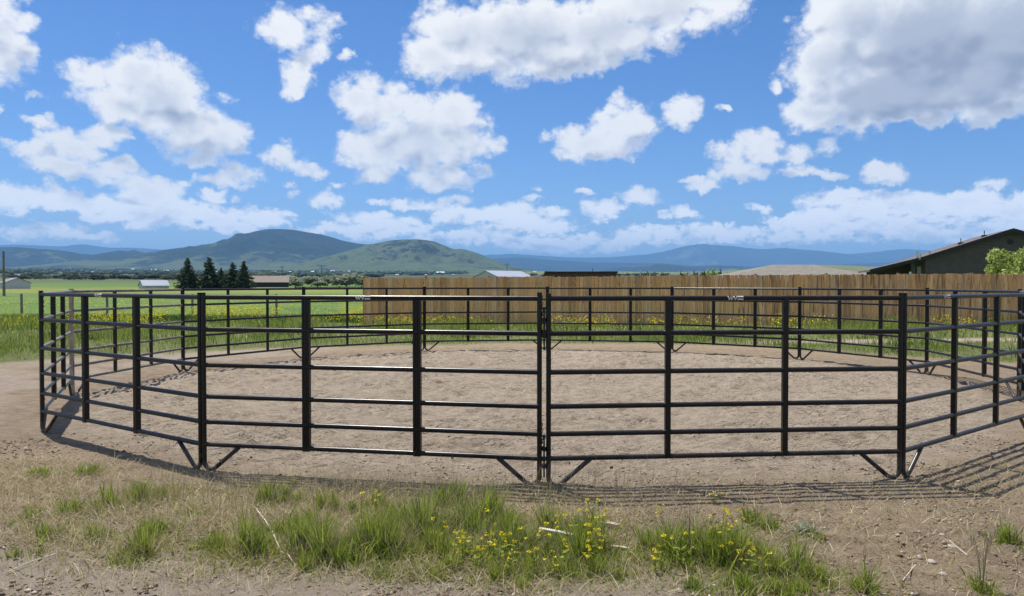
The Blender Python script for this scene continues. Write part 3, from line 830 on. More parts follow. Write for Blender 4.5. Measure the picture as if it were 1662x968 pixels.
# panel i runs from vertex i+1 to vertex i; type, sticker place (m from its start), label
PANELS = {
 0: ('wide', 1.40, "black corral panel at the front, left of the middle joint, with wide stays"),
 1: ('wide', 1.20, "black six-rail corral panel at the front left, running back to the outermost left corner"),
 2: ('wide', None, "foreshortened black corral panel at the far left, running back to the pale tan upright"),
 3: ('thin', None, "pale sunlit corral panel at the back left with thin stays, beside the pale tan upright"),
 4: ('thin', None, "black corral panel at the back left, standing before the yellow flowers and the bright pasture"),
 5: ('thin', None, "black corral panel at the back, crossing the free left end of the wooden fence"),
 6: ('wide', None, "black corral panel at the back, left of the rear joint seen behind the middle joint"),
 7: ('wide', None, "black corral panel at the back, right of the rear joint seen behind the middle joint"),
 8: ('wide', None, "black corral panel at the back right whose top rails glint in the sun"),
 9: ('wide', None, "black corral panel at the back right, seen behind the front right corner joint"),
 10: ('wide', None, "black corral panel at the far right, running forward to the joint at the picture edge"),
 11: ('thin', None, "black corral panel at the right edge, nearly end on beside the far right joint"),
 12: ('thin', 0.72, "black six-rail corral panel at the front right, slanting back out of the picture"),
 13: ('thin', 1.47, "black six-rail corral panel at the front, right of the middle joint, with thin square stays"),
}
for i in range(14):
    typ, stick, label = PANELS[i]
    # i runs start = VTX[i+1], end = VTX[i]
    s_, e_ = VTX[(i + 1) % 14], VTX[i]
    rz = math.atan2(e_[1] - s_[1], e_[0] - s_[0])
    gz0 = float(base_z(np.array(s_[0]), np.array(s_[1])))
    root = empty("corral_panel", (s_[0], s_[1], gz0 - .004), rz)
    tag(root, label, "corral panel", "black corral panels of the round pen")
    L = math.hypot(e_[0] - s_[0], e_[1] - s_[1])
    a0 = .036 if (i + 1) % 14 == 0 else .0208; a1 = .036 if i == 0 else .0208
    ua = link("upright", up_tan if i == 2 else up_a, root, (a0, 0, 0))
    if i == 2: ua['label'] = "pale tan upright"
    ub = link("upright", up_tan_b if i == 3 else up_b, root, (L - a1, 0, .008 if i == 0 else 0))
    link("leg_brace", br_a, root, (a0, 0, 0)); link("leg_brace", br_b, root, (L - a1, 0, 0))
    for z in RAILS:
        rl = link("rail", rail_sunlit if i in (2, 3) else rail_me, root, (a0, 0, z)); rl.scale = ((L - a0 - a1) / (LEN - 2 * A), 1, 1)
    for fr in ((.325, .650) if typ == 'wide' else (.335, .662)):
        po = link("post", post_wide if typ == 'wide' else post_thin, root, (fr * L, 0, 0))
        if typ == 'wide':
            near = i in (0, 1, 2)
            for z in RAILS[1:5]:
                bo = link("bolt", bolt_me, po, (0, -.021, z + .002))
                if not near: bo.rotation_euler = (0, 0, math.pi); bo.location = (0, .021, z + .002)
    tight = i != 0
    for z in (1.31, 1.185, .30, .165): link("lug", lug_me, ub, (-.012 if tight else 0, .016 if tight else 0, z))
    for z in (1.225, .23):
        lg = link("lug", lug_me, ua, (0 if i == 13 else .012, 0 if i == 13 else .016, z)); lg.rotation_euler = (0, 0, math.pi)
    for z in (1.235, .235):
        pn = link("pin", pin_me, ub, (-.018 if tight else -.004, .022 if tight else 0, z)); link("chain", chain_me, ub, (-.016 if tight else -.006, .022 if tight else 0, z + .07))
    if stick is not None:
        link("sticker", sticker_me, root, (stick if i != 13 else stick, 0, RAILS[5]))

# ------------------------------------------------------------------ wooden privacy fence
FA, FB = np.array((-5.72, 29.6)), np.array((19.6, 26.28))
fl = float(np.hypot(*(FB - FA))); frz = math.atan2(*(FB - FA)[::-1])
fence = empty("wooden_fence", (FA[0], FA[1], 0), frz)
tag(fence, "long privacy fence of upright brown boards behind the round pen", "fence")
def fence_z(s): return float(base_z(np.array(FA[0] + (FB[0] - FA[0]) * s / fl), np.array(FA[1] + (FB[1] - FA[1]) * s / fl)))
s = 0.0; sec = 2.44
rg = np.random.default_rng(3)
while s < fl - .1:
    e = min(s + sec, fl); mb = MB(); x = s
    hsec = rg.uniform(-.018, .018)
    while x < e - .02:
        w = min(.140, e - x); zb = fence_z(x) + .02
        top = zb + 1.80 + hsec + rg.uniform(-.016, .016)
        dy = rg.uniform(-.004, .004); lean = rg.uniform(-.004, .004)
        c = .018
        poly = [(x + .002, zb), (x + w - .006, zb), (x + w - .006 + lean, top - c), (x + w - c + lean, top), (x + c + lean, top), (x + .002 + lean, top - c)]
        mb.prism(poly, 'y', dy - .009, dy + .009); x += w
    mb.build("board_panel", M_FENCE, fence)
    for z in (.35, 1.0, 1.6):
        zz = fence_z(s) + z
        MB().box(s + .01, e - .01, .016, .054, zz - .045, zz + .045).build("back_rail", M_POST, fence)
    zz = fence_z(s)
    MB().box(s - .045, s + .045, .056, .146, zz - .02, zz + 1.86).build("fence_post", M_POST, fence)
    s = e

# ------------------------------------------------------------------ houses and sheds
def roofed(name, label, cat, loc, rz, w, d, eave, ridge, wall_m, roof_m, over=.3, ridge_along='y', doors=None):
    """gabled block: gable walls face -y/+y; width w in x, depth d in y (from 0)"""
    root = empty(name, loc, rz); tag(root, label, cat)
    poly = [(-w / 2, -.5), (w / 2, -.5), (w / 2, eave), (0, ridge), (-w / 2, eave)]
    MB().prism(poly, 'y', 0, d).build("wall", wall_m, root)
    k = (ridge - eave) / (w / 2); t = .12
    for sgn in (-1, 1):
        x1 = sgn * (w / 2 + over); z1 = eave - k * over
        p = [(0, ridge + .01), (x1, z1 + .01), (x1, z1 + t), (0, ridge + t + .02)]
        MB().prism(p, 'y', -over, d + over).build("roof", roof_m, root)
    return root

def siding(name, col, pitch=.18):
    m, g, out = material(name)
    p = objcoord(g); sp = g.n.new('ShaderNodeSeparateXYZ'); g.l.new(p, sp.inputs[0])
    fr = g.math('FRACT', g.math('DIVIDE', sp.outputs[2], pitch))
    lap = g.step(fr, 0.0, 0.12)
    n = g.noise(p, 3, 4, .6)
    c = g.mix(g.step(n, .3, .7), tuple(q * .9 for q in col), tuple(q * 1.1 for q in col))
    c = g.mix(lap, tuple(q * .45 for q in col), c)
    b = pbsdf(g, c, .6, 0, .3, fr, .8, .02)
    g.l.new(b.outputs[0], out.inputs[0]); return m
def shingle(name, col, s=3.0):
    m, g, out = material(name)
    p = objcoord(g)
    br = g.vor(g.vec('MULTIPLY', p, (s, s, s * 2)), 1.0, out='Color')
    n = g.noise(p, 1.2, 4, .6)
    c = g.mix(g.step(n, .3, .7), tuple(q * .8 for q in col), tuple(q * 1.15 for q in col))
    c = g.mix(.25, c, g.mix(1.0, c, br, 'MULTIPLY'))
    b = pbsdf(g, c, .9, 0, .2); g.l.new(b.outputs[0], out.inputs[0]); return m
M_DKWALL = siding("charcoal_siding", (0.092, 0.077, 0.071))
M_DKROOF = shingle("brown_grey_shingles", (0.155, 0.135, 0.125))
M_DKTRIM = plain("black_trim", (0.022, 0.020, 0.020), .5, .2, 4)
M_GREYWALL = siding("grey_metal_wall", (0.50, 0.51, 0.52), .3)
M_METALROOF = plain("metal_roof", (0.34, 0.37, 0.42), .45, .08, 2, .0, .5)
M_ROOFBLUE = plain("pale_blue_roof", (0.33, 0.37, 0.44), .5, .08, 2, .0, .4)
M_SLATEROOF = plain("blue_grey_roof", (0.20, 0.20, 0.24), .5, .1, 2, .0, .4)
M_TANROOF = plain("tan_shingles", (0.195, 0.18, 0.150), .9, .15, 1.5)
M_BROWNROOF = plain("brown_shingles", (0.20, 0.168, 0.138), .9, .15, 1.5)
M_WHITE = plain("white_wall", (0.78, 0.78, 0.76), .7, .08, 1)
M_SHEDRED = plain("shed_boards", (0.14, 0.055, 0.045), .8, .3, 5)
M_LIGHT = plain("light_panel", (0.62, 0.63, 0.64), .5, .05, 3)

# charcoal house on the right, gable towards the pen
HX, HY = 29.2, 45.0
house = empty("house", (HX, HY, 0.1), R(-19)); tag(house, "dark charcoal gabled house rising over the right end of the wooden fence", "house")
W2, EAVE, RIDGE = 4.45, 3.02, 4.52
MB().prism([(-W2, -.3), (W2, -.3), (W2, EAVE), (0, RIDGE), (-W2, EAVE)], 'y', 0, 9).build("wall", M_DKWALL, house)
k = (RIDGE - EAVE) / W2
for sgn in (-1, 1):
    x1 = sgn * (W2 + .35); z1 = EAVE - k * .35
    MB().prism([(0, RIDGE + .02), (x1, z1 + .02), (x1, z1 + .14), (0, RIDGE + .16)], 'y', -.40, 9.4).build("roof", M_DKROOF, house)
    MB().prism([(0, RIDGE - .06), (x1, z1 - .06), (x1, z1 + .15), (0, RIDGE + .17)], 'y', -.45, -.403).build("fascia", M_DKTRIM, house)
vent = MB().tube([(-.05, -.03, 3.92), (-.05, .01, 3.92)], .17, 8).build("gable_vent", M_DKTRIM, house)
# lean-to roof on the left of the house
PX = -W2 - .30
MB().prism([(PX, 2.93), (PX - 2.75, 2.22), (PX - 2.75, 2.34), (PX, 3.05)], 'y', .3, 7.5).build("porch_roof", M_DKROOF, house)
MB().prism([(PX, 2.86), (PX - 2.75, 2.15), (PX - 2.75, 2.35), (PX, 3.06)], 'y', .25, .297).build("fascia", M_DKTRIM, house)
MB().prism([(PX - 2.55, -.3), (PX + .1, -.3), (PX + .1, 2.92), (PX - 2.55, 2.25)], "y", 4.0, 4.1).build("porch_wall", M_DKWALL, house)
for px in (PX - 2.6, PX - .15): MB().box(px - .06, px + .06, .45, .57, -.3, 2.3 if px < PX - 1 else 2.9).build("porch_post", M_DKTRIM, house)
MB().box(PX - .06, PX + .30, 1.6, 1.64, 1.2, 2.55).build("porch_screen", M_LIGHT, house)
MB().tube([(PX - .45, .55, 2.05), (PX - .45, .55, 2.20)], .07, 8).build("porch_lamp", M_WHITE, house)
for (px, py, z0, z1, r) in ((-4.75, 1.2, 2.95, 3.50, .08), (-4.5, 1.6, 3.0, 3.34, .045), (-4.15, .6, 3.05, 3.46, .05)):
    MB().tube([(px, py, z0), (px, py, z1)], r, 8).tube([(px, py, z1 - .08), (px, py, z1)], r * 1.6, 8).build("vent_pipe", M_STEEL, house)
for (px, py) in ((-2.2, 2.0), (-.85, 2.4)):
    z0 = RIDGE + px * k + .1
    MB().box(px - .14, px + .14, py - .14, py + .14, z0 - .05, z0 + .14).tube([(px, py, z0 + .1), (px, py, z0 + .42)], .025, 6).build("roof_vent", M_DKTRIM, house)

# pale metal barn behind the fence
def shop(name, label, gx_u, D, w, d, eave, ridge, rz, wall_m, roof_m):
    x = (gx_u - CU) / F * D
    return roofed(name, label, "barn", (x, D, float(base_z(np.array(x), np.array(float(D))))), rz, w, d, eave, ridge, wall_m, roof_m, .25)
shop("metal_barn", "pale metal barn roof showing above the fence left of the middle joint", 789, 150, 6.6, 11, 2.7, 3.95, R(-38), M_GREYWALL, M_METALROOF)
shop("metal_barn", "grey metal barn with a blue grey roof at the left picture edge", 29, 190, 5.4, 12, 1.45, 2.6, R(40), M_GREYWALL, M_SLATEROOF)
shop("metal_barn", "small pale barn with a shining roof across the pasture, left of the spruces", 229, 200, 3.4, 6.4, .80, 2.05, R(-46), M_GREYWALL, M_ROOFBLUE)
shop("brown_house", "low house with a tan brown roof between the spruces and the grey green trees", 468, 250, 11.0, 12.0, 1.5, 3.5, R(0), M_DKTRIM, M_BROWNROOF).rotation_euler = (0, 0, R(107))

# open loafing shed with dark roof, behind the fence right of the middle
D = 62.0; x0, x1 = (886 - CU) / F * D, (1000 - CU) / F * D
shed = empty("open_shed", ((x0 + x1) / 2, D, .05)); tag(shed, "low open shed with a flat dark roof and reddish boards, standing behind the fence", "shed")
hw = (x1 - x0) / 2
MB().prism([(-.35, 2.38), (5.0, 2.05), (5.0, 2.17), (-.35, 2.50)], 'x', -hw - .1, hw + .1).build("roof", M_DKTRIM, shed)
MB().box(-hw, hw, -.10, -.05, 2.13, 2.36).build("front_board", M_SHEDRED, shed)
MB().box(-hw, hw, 4.4, 4.5, -.2, 2.04).build("back_wall", M_SHEDRED, shed)
for q in (-1, -.35, .32, 1): MB().box(q * hw - .07 + (.08 if q == -1 else 0), q * hw + .07 + (.08 if q == -1 else 0), .0, .14, -.2, 2.34).build("post", M_POST, shed)
MB().prism([(-.05, -.2), (4.3, -.2), (4.3, 2.0), (-.05, 2.3)], 'x', hw - .03, hw + .03).build("side_wall", M_LIGHT, shed)
MB().tube([(1.1, 1.5, 2.3), (1.1, 1.5, 2.75)], .03, 6).build("vent_pipe", M_DKTRIM, shed)

# house with a hipped tan roof further right
D = 92.0
hx = (1310 - CU) / F * D
hip = empty("hip_roof_house", (hx, D, 0.0)); tag(hip, "house of which only the hipped tan roof shows over the fence", "house")
MB().box(-9, 9, 0, 11, -.2, 2.35).build("wall", M_BROWNROOF, hip)
def hip_roof(x0, x1, y0, y1, z0, z1, rx0, rx1):
    ym = (y0 + y1) / 2
    V = [(x0, y0, z0), (x1, y0, z0), (x1, y1, z0), (x0, y1, z0), (rx0, ym, z1), (rx1, ym, z1)]
    return MB().add(V, [(0, 1, 5, 4), (1, 2, 5), (2, 3, 4, 5), (3, 0, 4), (0, 3, 2, 1)])
hip_roof(-9.6, 9.6, -.6, 11.6, 2.36, 3.95, -2.2, 2.8).build("roof", M_TANROOF, hip)
MB().box(-10.5, -4, -4.0, -.05, -.2, 2.1).build("garage_wall", M_BROWNROOF, hip)
hip_roof(-11.0, -3.4, -4.6, 1.8, 2.11, 2.95, -8.2, -6.2).build("garage_roof", M_TANROOF, hip)
MB().tube([(1.6, 3.0, 3.0), (1.6, 3.0, 3.75)], .08, 8).build("vent_pipe", M_WHITE, hip)

# ------------------------------------------------------------------ posts, poles
def field_post(u, v, h, label, r=.06):
    x, y = at(u, v)
    z = float(ground_z(x, y))
    lean = random.uniform(-.03, .03)
    o = MB().tube([(0, 0, -.2), (lean * .5, 0, h * .5), (lean, 0, h)], [r * 1.05, r, r * .95], 8).build("field_post", M_POST, None, False, (x, y, z))
    tag(o, label, "fence post", "wooden posts of the pasture fence"); return o
pp = [(-90, 510, "wooden pasture post outside the left edge"), (35, 510, "lone wooden pasture post left of the round pen, above the yellow flowers"), (174, 511, "wooden pasture post seen through the left corner panel"),
      (312, 511, "wooden pasture post just behind the front left joint"), (449, 512, "stout wooden pasture post seen left of the widest front stay"), (585, 512, "wooden pasture post next to the wooden fence end")]
posts = [field_post(u, v, 1.05, l) for u, v, l in pp if u > 0 and u < 585]
wire = MB()
xa, xb = at(-300, 510)[0], -5.7
for z in (.45, .70, .95):
    pts = [(x, at(0, 510.5)[1] - .07, float(ground_z(x, 39.4)) + z + .012 * math.sin(x * 3)) for x in np.linspace(xa, xb, 24)]
    wire.tube(pts, .0035, 4, cap=False)
tag(wire.build("wire_strands", M_WIRE), "thin wire strands strung along the pasture posts", "fence wire")

def utility_pole(u, vt, D, label, cross=True):
    x = (u - CU) / F * D; z0 = float(ground_z(x, D)); zt = EYE + (HORIZON - vt) / F * D
    root = empty("utility_pole", (x, D, z0)); tag(root, label, "utility pole", "utility poles across the valley")
    MB().tube([(0, 0, -.5), (0, 0, zt - z0)], [.17, .11], 8).build("pole", M_POST, root)
    if cross: MB().box(-1.0, 1.0, -.16, -.06, zt - z0 - .75, zt - z0 - .60).build("crossarm", M_POST, root)
    return root
utility_pole(6.5, 408, 95, "tall bare pole at the left picture edge beside the grey barn", False)
utility_pole(458, 431, 300, "utility pole in front of the tan brown roof")
utility_pole(522, 433, 330, "utility pole rising from the grey green trees")
utility_pole(823, 427, 260, "utility pole behind the pale metal barn roof")

# low black rail fence far off by the grey green trees
D = 205.0
rf = empty("rail_fence", (0, D, float(ground_z(-45.0, D)))); tag(rf, "distant low black fence below the grey green trees", "fence")
xa, xb = (478 - CU) / F * D, (589 - CU) / F * D
MB().box(xa, xb, -.05, .05, .10, .38).build("rail", M_DKTRIM, rf)
for x in np.linspace(xa + .3, xb - .3, 4): MB().box(x - .2, x + .2, -.2, -.06, -.3, .62).build("post", M_DKTRIM, rf)

# ------------------------------------------------------------------ foliage
def leaf_quads(C, size, rg, flat=0.0, aspect=1.6):
    """random quads at centres C; returns verts, faces"""
    n = len(C)
    d = rg.normal(size=(n, 3)); d[:, 2] *= (1 - flat); d /= np.linalg.norm(d, axis=1)[:, None]
    e = np.cross(d, rg.normal(size=(n, 3))); e /= np.linalg.norm(e, axis=1)[:, None]
    s = size * rg.uniform(.6, 1.4, (n, 1))
    a, b = d * s * aspect * .5, e * s * .5
    V = np.stack([C - a, C - a * .1 + b, C + a, C - a * .1 - b], 1).reshape(-1, 3)
    return V, np.arange(4 * n).reshape(n, 4)
def round_crown(rx, rz, z0, n, size, rg, lobes=9):
    """leaves in several uneven lobes"""
    C = []
    L = []
    for k in range(lobes):
        a = rg.uniform(0, 6.283); q = rg.uniform(.15, .75)
        L.append((rx * q * math.cos(a), rx * q * math.sin(a), z0 + rz * rg.uniform(.35, 1.0) * (1.15 - q * .6), rg.uniform(.32, .52)))
    for (x, y, z, f) in L:
        m = n // lobes
        d = rg.normal(size=(m, 3)); d /= np.linalg.norm(d, axis=1)[:, None]
        rad = rg.uniform(.35, 1.0, (m, 1)) ** .5 * (1 + .25 * rg.normal(size=(m, 1)))
        C.append(np.array((x, y, z)) + d * rad * np.array((rx * f, rx * f, rz * f * .75)))
    C = np.concatenate(C); C[:, 2] = np.where(C[:, 2] < z0 * .5, z0 * rg.uniform(.2, 1.5, len(C)), C[:, 2])
    return leaf_quads(C, size, rg)
def tree_mesh(name, rx, rz, z0, n, size, mat, seed, lobes=9):
    rg = np.random.default_rng(seed)
    V, Fc = round_crown(rx, rz, z0, n, size, rg, lobes)
    return new_mesh(name, V, Fc, mat)
def trunk_mesh(h, r, seed, limbs=4, spread=.5):
    rg = random.Random(seed)
    m = MB(); m.tube([(0, 0, -.2), (.03 * h, 0, h * .4), (0, .03 * h, h)], [r, r * .75, r * .4], 7)
    for k in range(limbs):
        a = rg.uniform(0, 6.28); z = h * rg.uniform(.35, .7); l = h * spread * rg.uniform(.7, 1.2)
        m.tube([(0, 0, z), (l * .5 * math.cos(a), l * .5 * math.sin(a), z + l * .5), (l * math.cos(a), l * math.sin(a), z + l * .85)], [r * .5, r * .35, r * .12], 5)
    return m.mesh("trunk", M_BARK, True)

def place_tree(name, cat, crown_me, trunk_me, x, y, scale, rz, label, group=None, z=None):
    root = empty(name, (x, y, float(ground_z(x, y)) if z is None else z), rz)
    root.scale = scale if hasattr(scale, '__len__') else (scale,) * 3
    tag(root, label, cat, group)
    link("crown", crown_me, root); link("trunk", trunk_me, root)
    return root

# silver green trees
OL = [tree_mesh("crown", 1.05, 1.30, .22, 2600, .15, M_OLIVE, 50 + k, 12) for k in range(4)]
OT = trunk_mesh(.9, .06, 5)
def px_tree(u, vtop, vbot, D, wpx, k, label, group, crowns=OL, trunk=OT, name="olive_tree", cat="tree", ht=1.75):
    x = (u - CU) / F * D
    z = float(ground_z(x, D))
    top = EYE + (HORIZON - vtop) / F * D
    h = max(top - z, .5); w = wpx / 2 / F * D
    return place_tree(name, cat, crowns[k % len(crowns)], trunk, x, D, (w / 1.05, w / 1.05, h / ht), k * 1.7, label, group)
names = ["grey green bushy tree just right of the tan brown roof", "grey green tree with a dark lower side beside the second utility pole", "loose grey green tree between the two largest of its cluster",
         "largest grey green tree, left of the wooden fence end", "grey green tree half hidden by the wooden fence end", "small grey green bush under the second utility pole", "pale grey green tree behind the tan brown roof",
         "low dark bush beside the tan brown roof"]
for k, (u, vt, w, D) in enumerate([(480, 450, 32, 262), (505, 449, 34, 275), (532, 449, 34, 285), (562, 443, 56, 270), (590, 447, 34, 280), (520, 457, 26, 250), (468, 448, 40, 320), (430, 461, 26, 255)]):
    px_tree(u, vt, 470, D, w, k, names[k], "grey green trees beyond the pasture", crowns=OL if k != 7 else [tree_mesh("crown", 1.0, 1.25, .3, 900, .14, M_DARKLEAF, 81)], name="olive_tree" if k != 7 else "bush", cat="tree" if k != 7 else "bush")
ROW = [tree_mesh("crown", 1.05, 1.30, .22, 2000, .17, M_ROW, 150 + k, 12) for k in range(4)]
rg = np.random.default_rng(4)
u = 20.0; k = 0
while u < 285:
    w = rg.uniform(20, 36); big = 258 < u < 275
    vt = 445.0 + rg.uniform(-2, 3.5) - (3 if big else 0) - (2 if 90 < u < 110 else 0)
    px_tree(u, vt, 457, 640 + rg.uniform(-40, 60), w, k, "silvery green tree in the long tree row beyond the left pasture", "tree row beyond the left pasture", crowns=ROW)
    u += w * .52; k += 1

# spruces
def spruce(seed, h=1.0, r=.24):
    rg = np.random.default_rng(seed); C = []; V = []; n = 0; Fs = []
    lev = 26
    for i in range(lev):
        t = i / (lev - 1); z = .06 + .94 * t
        rad = r * min(1.0, (1 - t) * 1.45) ** .85 * (.62 + .6 * rg.uniform()) + .016
        nb = int(7 + 12 * (1 - t)); a0 = rg.uniform(0, 6.28)
        for b in range(nb):
            if rg.uniform() < .22: continue
            a = a0 + b * 6.283 / nb + rg.uniform(-.2, .2); rl = rad * rg.uniform(.65, 1.2)
            m = max(3, int(rl / .016))
            for q in range(m):
                f = (q + .6) / m
                C.append((rl * f * math.cos(a) + rg.normal() * .010, rl * f * math.sin(a) + rg.normal() * .010, z - rl * .32 * f + rg.normal() * .010))
    C = np.array(C)
    V, Fc = leaf_quads(C, .042, rg, .3, 1.5)
    return new_mesh("crown", V, Fc, M_SPRUCE)
SP = [spruce(70 + k) for k in range(3)]
ST = MB().tube([(0, 0, -.05), (0, 0, .9)], [.025, .006], 7).mesh("trunk", M_BARK, True)
for k, (u, vt, wpx, D, lab) in enumerate([(305, 420, 30, 205, "dark spruce at the left end of the group, standing apart"), (340, 419, 30, 205, "tallest dark spruce, second from the left in the group"),
        (359, 436, 18, 208, "small dark spruce in the middle of the group"), (378, 427, 30, 205, "dark ragged spruce fourth in the group"), (396, 425, 24, 203, "narrow dark spruce at the right end of the group")]):
    x = (u - CU) / F * D; z = float(ground_z(x, D)); h = EYE + (HORIZON - vt) / F * D - z; w = wpx / 2 / F * D
    place_tree("spruce_tree", "spruce", SP[k % 3], ST, x, D, (w / .20, w / .20, h), k * 1.3, lab, "dark spruces beyond the pasture")

# light green tree by the charcoal house
rg = np.random.default_rng(91)
def bright_tree():
    C = []
    for k in range(30):
        a = rg.uniform(0, 6.283); q = rg.uniform(.1, .85)
        c = np.array((1.75 * q * math.cos(a), 1.75 * q * math.sin(a), rg.uniform(.9, 2.75) * (1.08 - .32 * q * q)))
        d = rg.normal(size=(330, 3)); d /= np.linalg.norm(d, axis=1)[:, None]
        C.append(c + d * rg.uniform(.2, 1, (330, 1)) ** .5 * np.array((.42, .42, .36)) * rg.uniform(.7, 1.3))
    C = np.concatenate(C)
    V, Fc = leaf_quads(C, .085, rg, .2, 1.8)
    return new_mesh("crown", V, Fc, M_LEAF)
place_tree("leafy_tree", "tree", bright_tree(), trunk_mesh(1.7, .07, 8), 20.7, 31.0, .95, 0, "light green leafy tree between the fence and the charcoal house")
# small trees far behind the fence, right of the open shed
DL = [tree_mesh("crown", 1.0, 1.25, .35, 700, .16, M_DARKLEAF, 60 + k, 6) for k in range(2)]
LL = [tree_mesh("crown", 1.0, 1.25, .35, 700, .16, M_LEAF, 65, 6)]
small = [(1047, 444, 14, 'd'), (1064, 445, 12, 'd'), (1077, 444.5, 13, 'd'), (1106, 443, 16, 'd'), (1124, 444, 12, 'd'), (1141, 441, 12, 'd'), (1150, 438, 14, 'l'), (1160, 436, 15, 'l'), (1167, 440, 10, 'd')]
slabs = ["leftmost small dark tree over the fence right of the open shed", "tiny dark tree second from the open shed", "small dark tree third from the open shed", "wide dark tree midway between the shed and the hipped roof",
         "tiny dark tree midway between the shed and the hipped roof", "small dark tree just left of the two green ones", "left of the two yellow green trees over the fence", "taller of the two yellow green trees over the fence", "small dark tree right of the yellow green ones"]
for k, (u, vt, w, t) in enumerate(small):
    px_tree(u, vt, 460, 150 + 6 * (k % 3), w, k, slabs[k], "small trees over the fence", crowns=DL if t == 'd' else LL, trunk=OT, name="small_tree")
for k, u in enumerate((1039, 1054.5, 1103, 1118, 1134)):
    D = 120; x = (u - CU) / F * D; z = float(ground_z(x, D))
    tag(MB().tube([(0, 0, -.2), (0, 0, EYE + (HORIZON - 438.5 - k % 2) / F * D - z)], .05, 6).build("net_pole", M_LIGHT, None, False, (x, D, z)), "thin pale pole among the small trees over the fence", "pole", "thin poles over the fence")

# far woods in the valley: one mass
rg = np.random.default_rng(17)
C = []
for (u0, u1, y0, y1, n, hh) in ((-300, 620, 1300, 2400, 1500, 6), (-300, 700, 2400, 3800, 2200, 8), (-300, 760, 3800, 5600, 1500, 9), (560, 760, 2200, 4200, 260, 7), (860, 1060, 1800, 3000, 200, 6), (1000, 1500, 2200, 3000, 160, 6)):
    for q in range(n):
        y = rg.uniform(y0, y1); u = rg.uniform(u0, u1); x = (u - CU) / F * y
        if fbm(np.array(x / 160), np.array(y / 160), 3, 71) < .53: continue
        C.append((x, y, hh * rg.uniform(.7, 1.4)))
V = []; Fs = []; nV = 0
ico = bpy.data.meshes.new("tmp"); import bmesh
bm = bmesh.new(); bmesh.ops.create_icosphere(bm, subdivisions=1, radius=1.0); bm.to_mesh(ico); bm.free()
iv = np.array([v.co[:] for v in ico.vertices]); fi = np.array([p.vertices[:] for p in ico.polygons]); bpy.data.meshes.remove(ico)
for (x, y, h) in C:
    z = float(ground_z(x, y)); j = iv * (1 + .3 * rg.normal(size=iv.shape))
    V.append(j * np.array((h * rg.uniform(.6, 1.5), h * .8, h * .55)) + np.array((x, y, z + h * .4))); Fs.append(fi + nV); nV += len(iv)
M_WOODS = foliage_material("far_woods", (0.040, 0.055, 0.034), (0.10, 0.125, 0.070), 0.1)
tag(link("far_woods", new_mesh("far_woods", np.concatenate(V), np.concatenate(Fs), M_WOODS)), "dark belts of trees across the far valley floor", "woods", kind='stuff')

# pale buildings of the far town
def far_house_mesh(roof):
    m1 = MB().prism([(-.5, -.2), (.5, -.2), (.5, .5), (0, .9), (-.5, .5)], 'y', -.8, .8)
    return m1.mesh("far_building", roof)
FH = [far_house_mesh(M_WHITE), far_house_mesh(M_LIGHT), far_house_mesh(M_METALROOF)]
spots = [(31,449.5,17),(48,450.5,8),(192,441,9),(205,440.5,7),(222,449,8),(218,436.5,9),(286,438.5,6),(270,440,10),(132,439,6),(150,442,8),(170,437,6),(250,438,8),(60,441,7),(95,436,6),(410,441,6),(428,440,7),(446,441,6),(470,441,6),(490,441,6),(508,441,7),(540,440,7),(561,439.5,5),(568,440.5,6),(600,442,5),(628,443,7),(652,442,6),(672,444,6),(715,443.5,13),(690,446,6),(735,446,6),(868,441,6),(880,443,6),(398,437,5),(350,441,7),(325,440,6),(480,444,6),(455,445,6),(588,444,5),(645,446,6),(610,446,5)]
for k, (u, v, wpx) in enumerate(spots):
    # distance at which the ground appears at this height
    Ds = np.linspace(500, 6500, 400); x_ = (u - CU) / F * Ds
    vv = HORIZON - (base_z(x_, Ds) - EYE) / Ds * F
    D = float(Ds[np.argmin(np.abs(vv - (v + 1.2)))]); x = (u - CU) / F * D
    w = wpx / F * D
    o = link("far_building", FH[k % 3], None, (x, D, float(ground_z(x, D))), R(90) + (k * .7 % .6 - .3))
    o.scale = (w * .45, w * .62, w * .30)
    big = {27: "broad white building of the far town, shining over the fence left of the metal barn", 0: "long white building beside the silvery tree row at far left"}.get(k)
    if big: tag(o, big, "building", "pale buildings of the far town")
    else: tag(o, "tiny pale building in the far valley town", "building", "pale buildings of the far town")

# ------------------------------------------------------------------ grass
def blades(xy, h, w, lean, rg, segs=3, curl=.6, z=None):
    """bent tapered blades standing at xy"""
    n = len(xy)
    z0 = ground_z(xy[:, 0], xy[:, 1]) if z is None else z
    a = rg.uniform(0, 2 * math.pi, n); la = rg.uniform(0, 2 * math.pi, n)
    wx, wy = np.cos(a) * w / 2, np.sin(a) * w / 2
    rows = []
    for k in range(segs + 1):
        t = k / segs
        off = lean * (t * (1 - curl) + curl * t * t)
        px = xy[:, 0] + np.cos(la) * off; py = xy[:, 1] + np.sin(la) * off
        pz = z0 - .008 + np.sqrt(np.maximum((h * t) ** 2 - (off * .75) ** 2, (.25 * h * t) ** 2))
        f = (1 - t) ** .7 if k < segs else .04
        rows.append(np.stack([np.stack([px - wx * f, py - wy * f, pz], -1), np.stack([px + wx * f, py + wy * f, pz], -1)], 1))
    V = np.concatenate(rows, 1).reshape(-1, 3)
    m = 2 * (segs + 1); b = np.arange(n)[:, None, None] * m
    q = np.array([[2 * k, 2 * k + 1, 2 * k + 3, 2 * k + 2] for k in range(segs)])[None]
    return V, (b + q).reshape(-1, 4)
def stack(parts):
    V = []; Fc = []; n = 0
    for v, f in parts: V.append(v); Fc.append(f + n); n += len(v)
    return np.concatenate(V), np.concatenate(Fc)

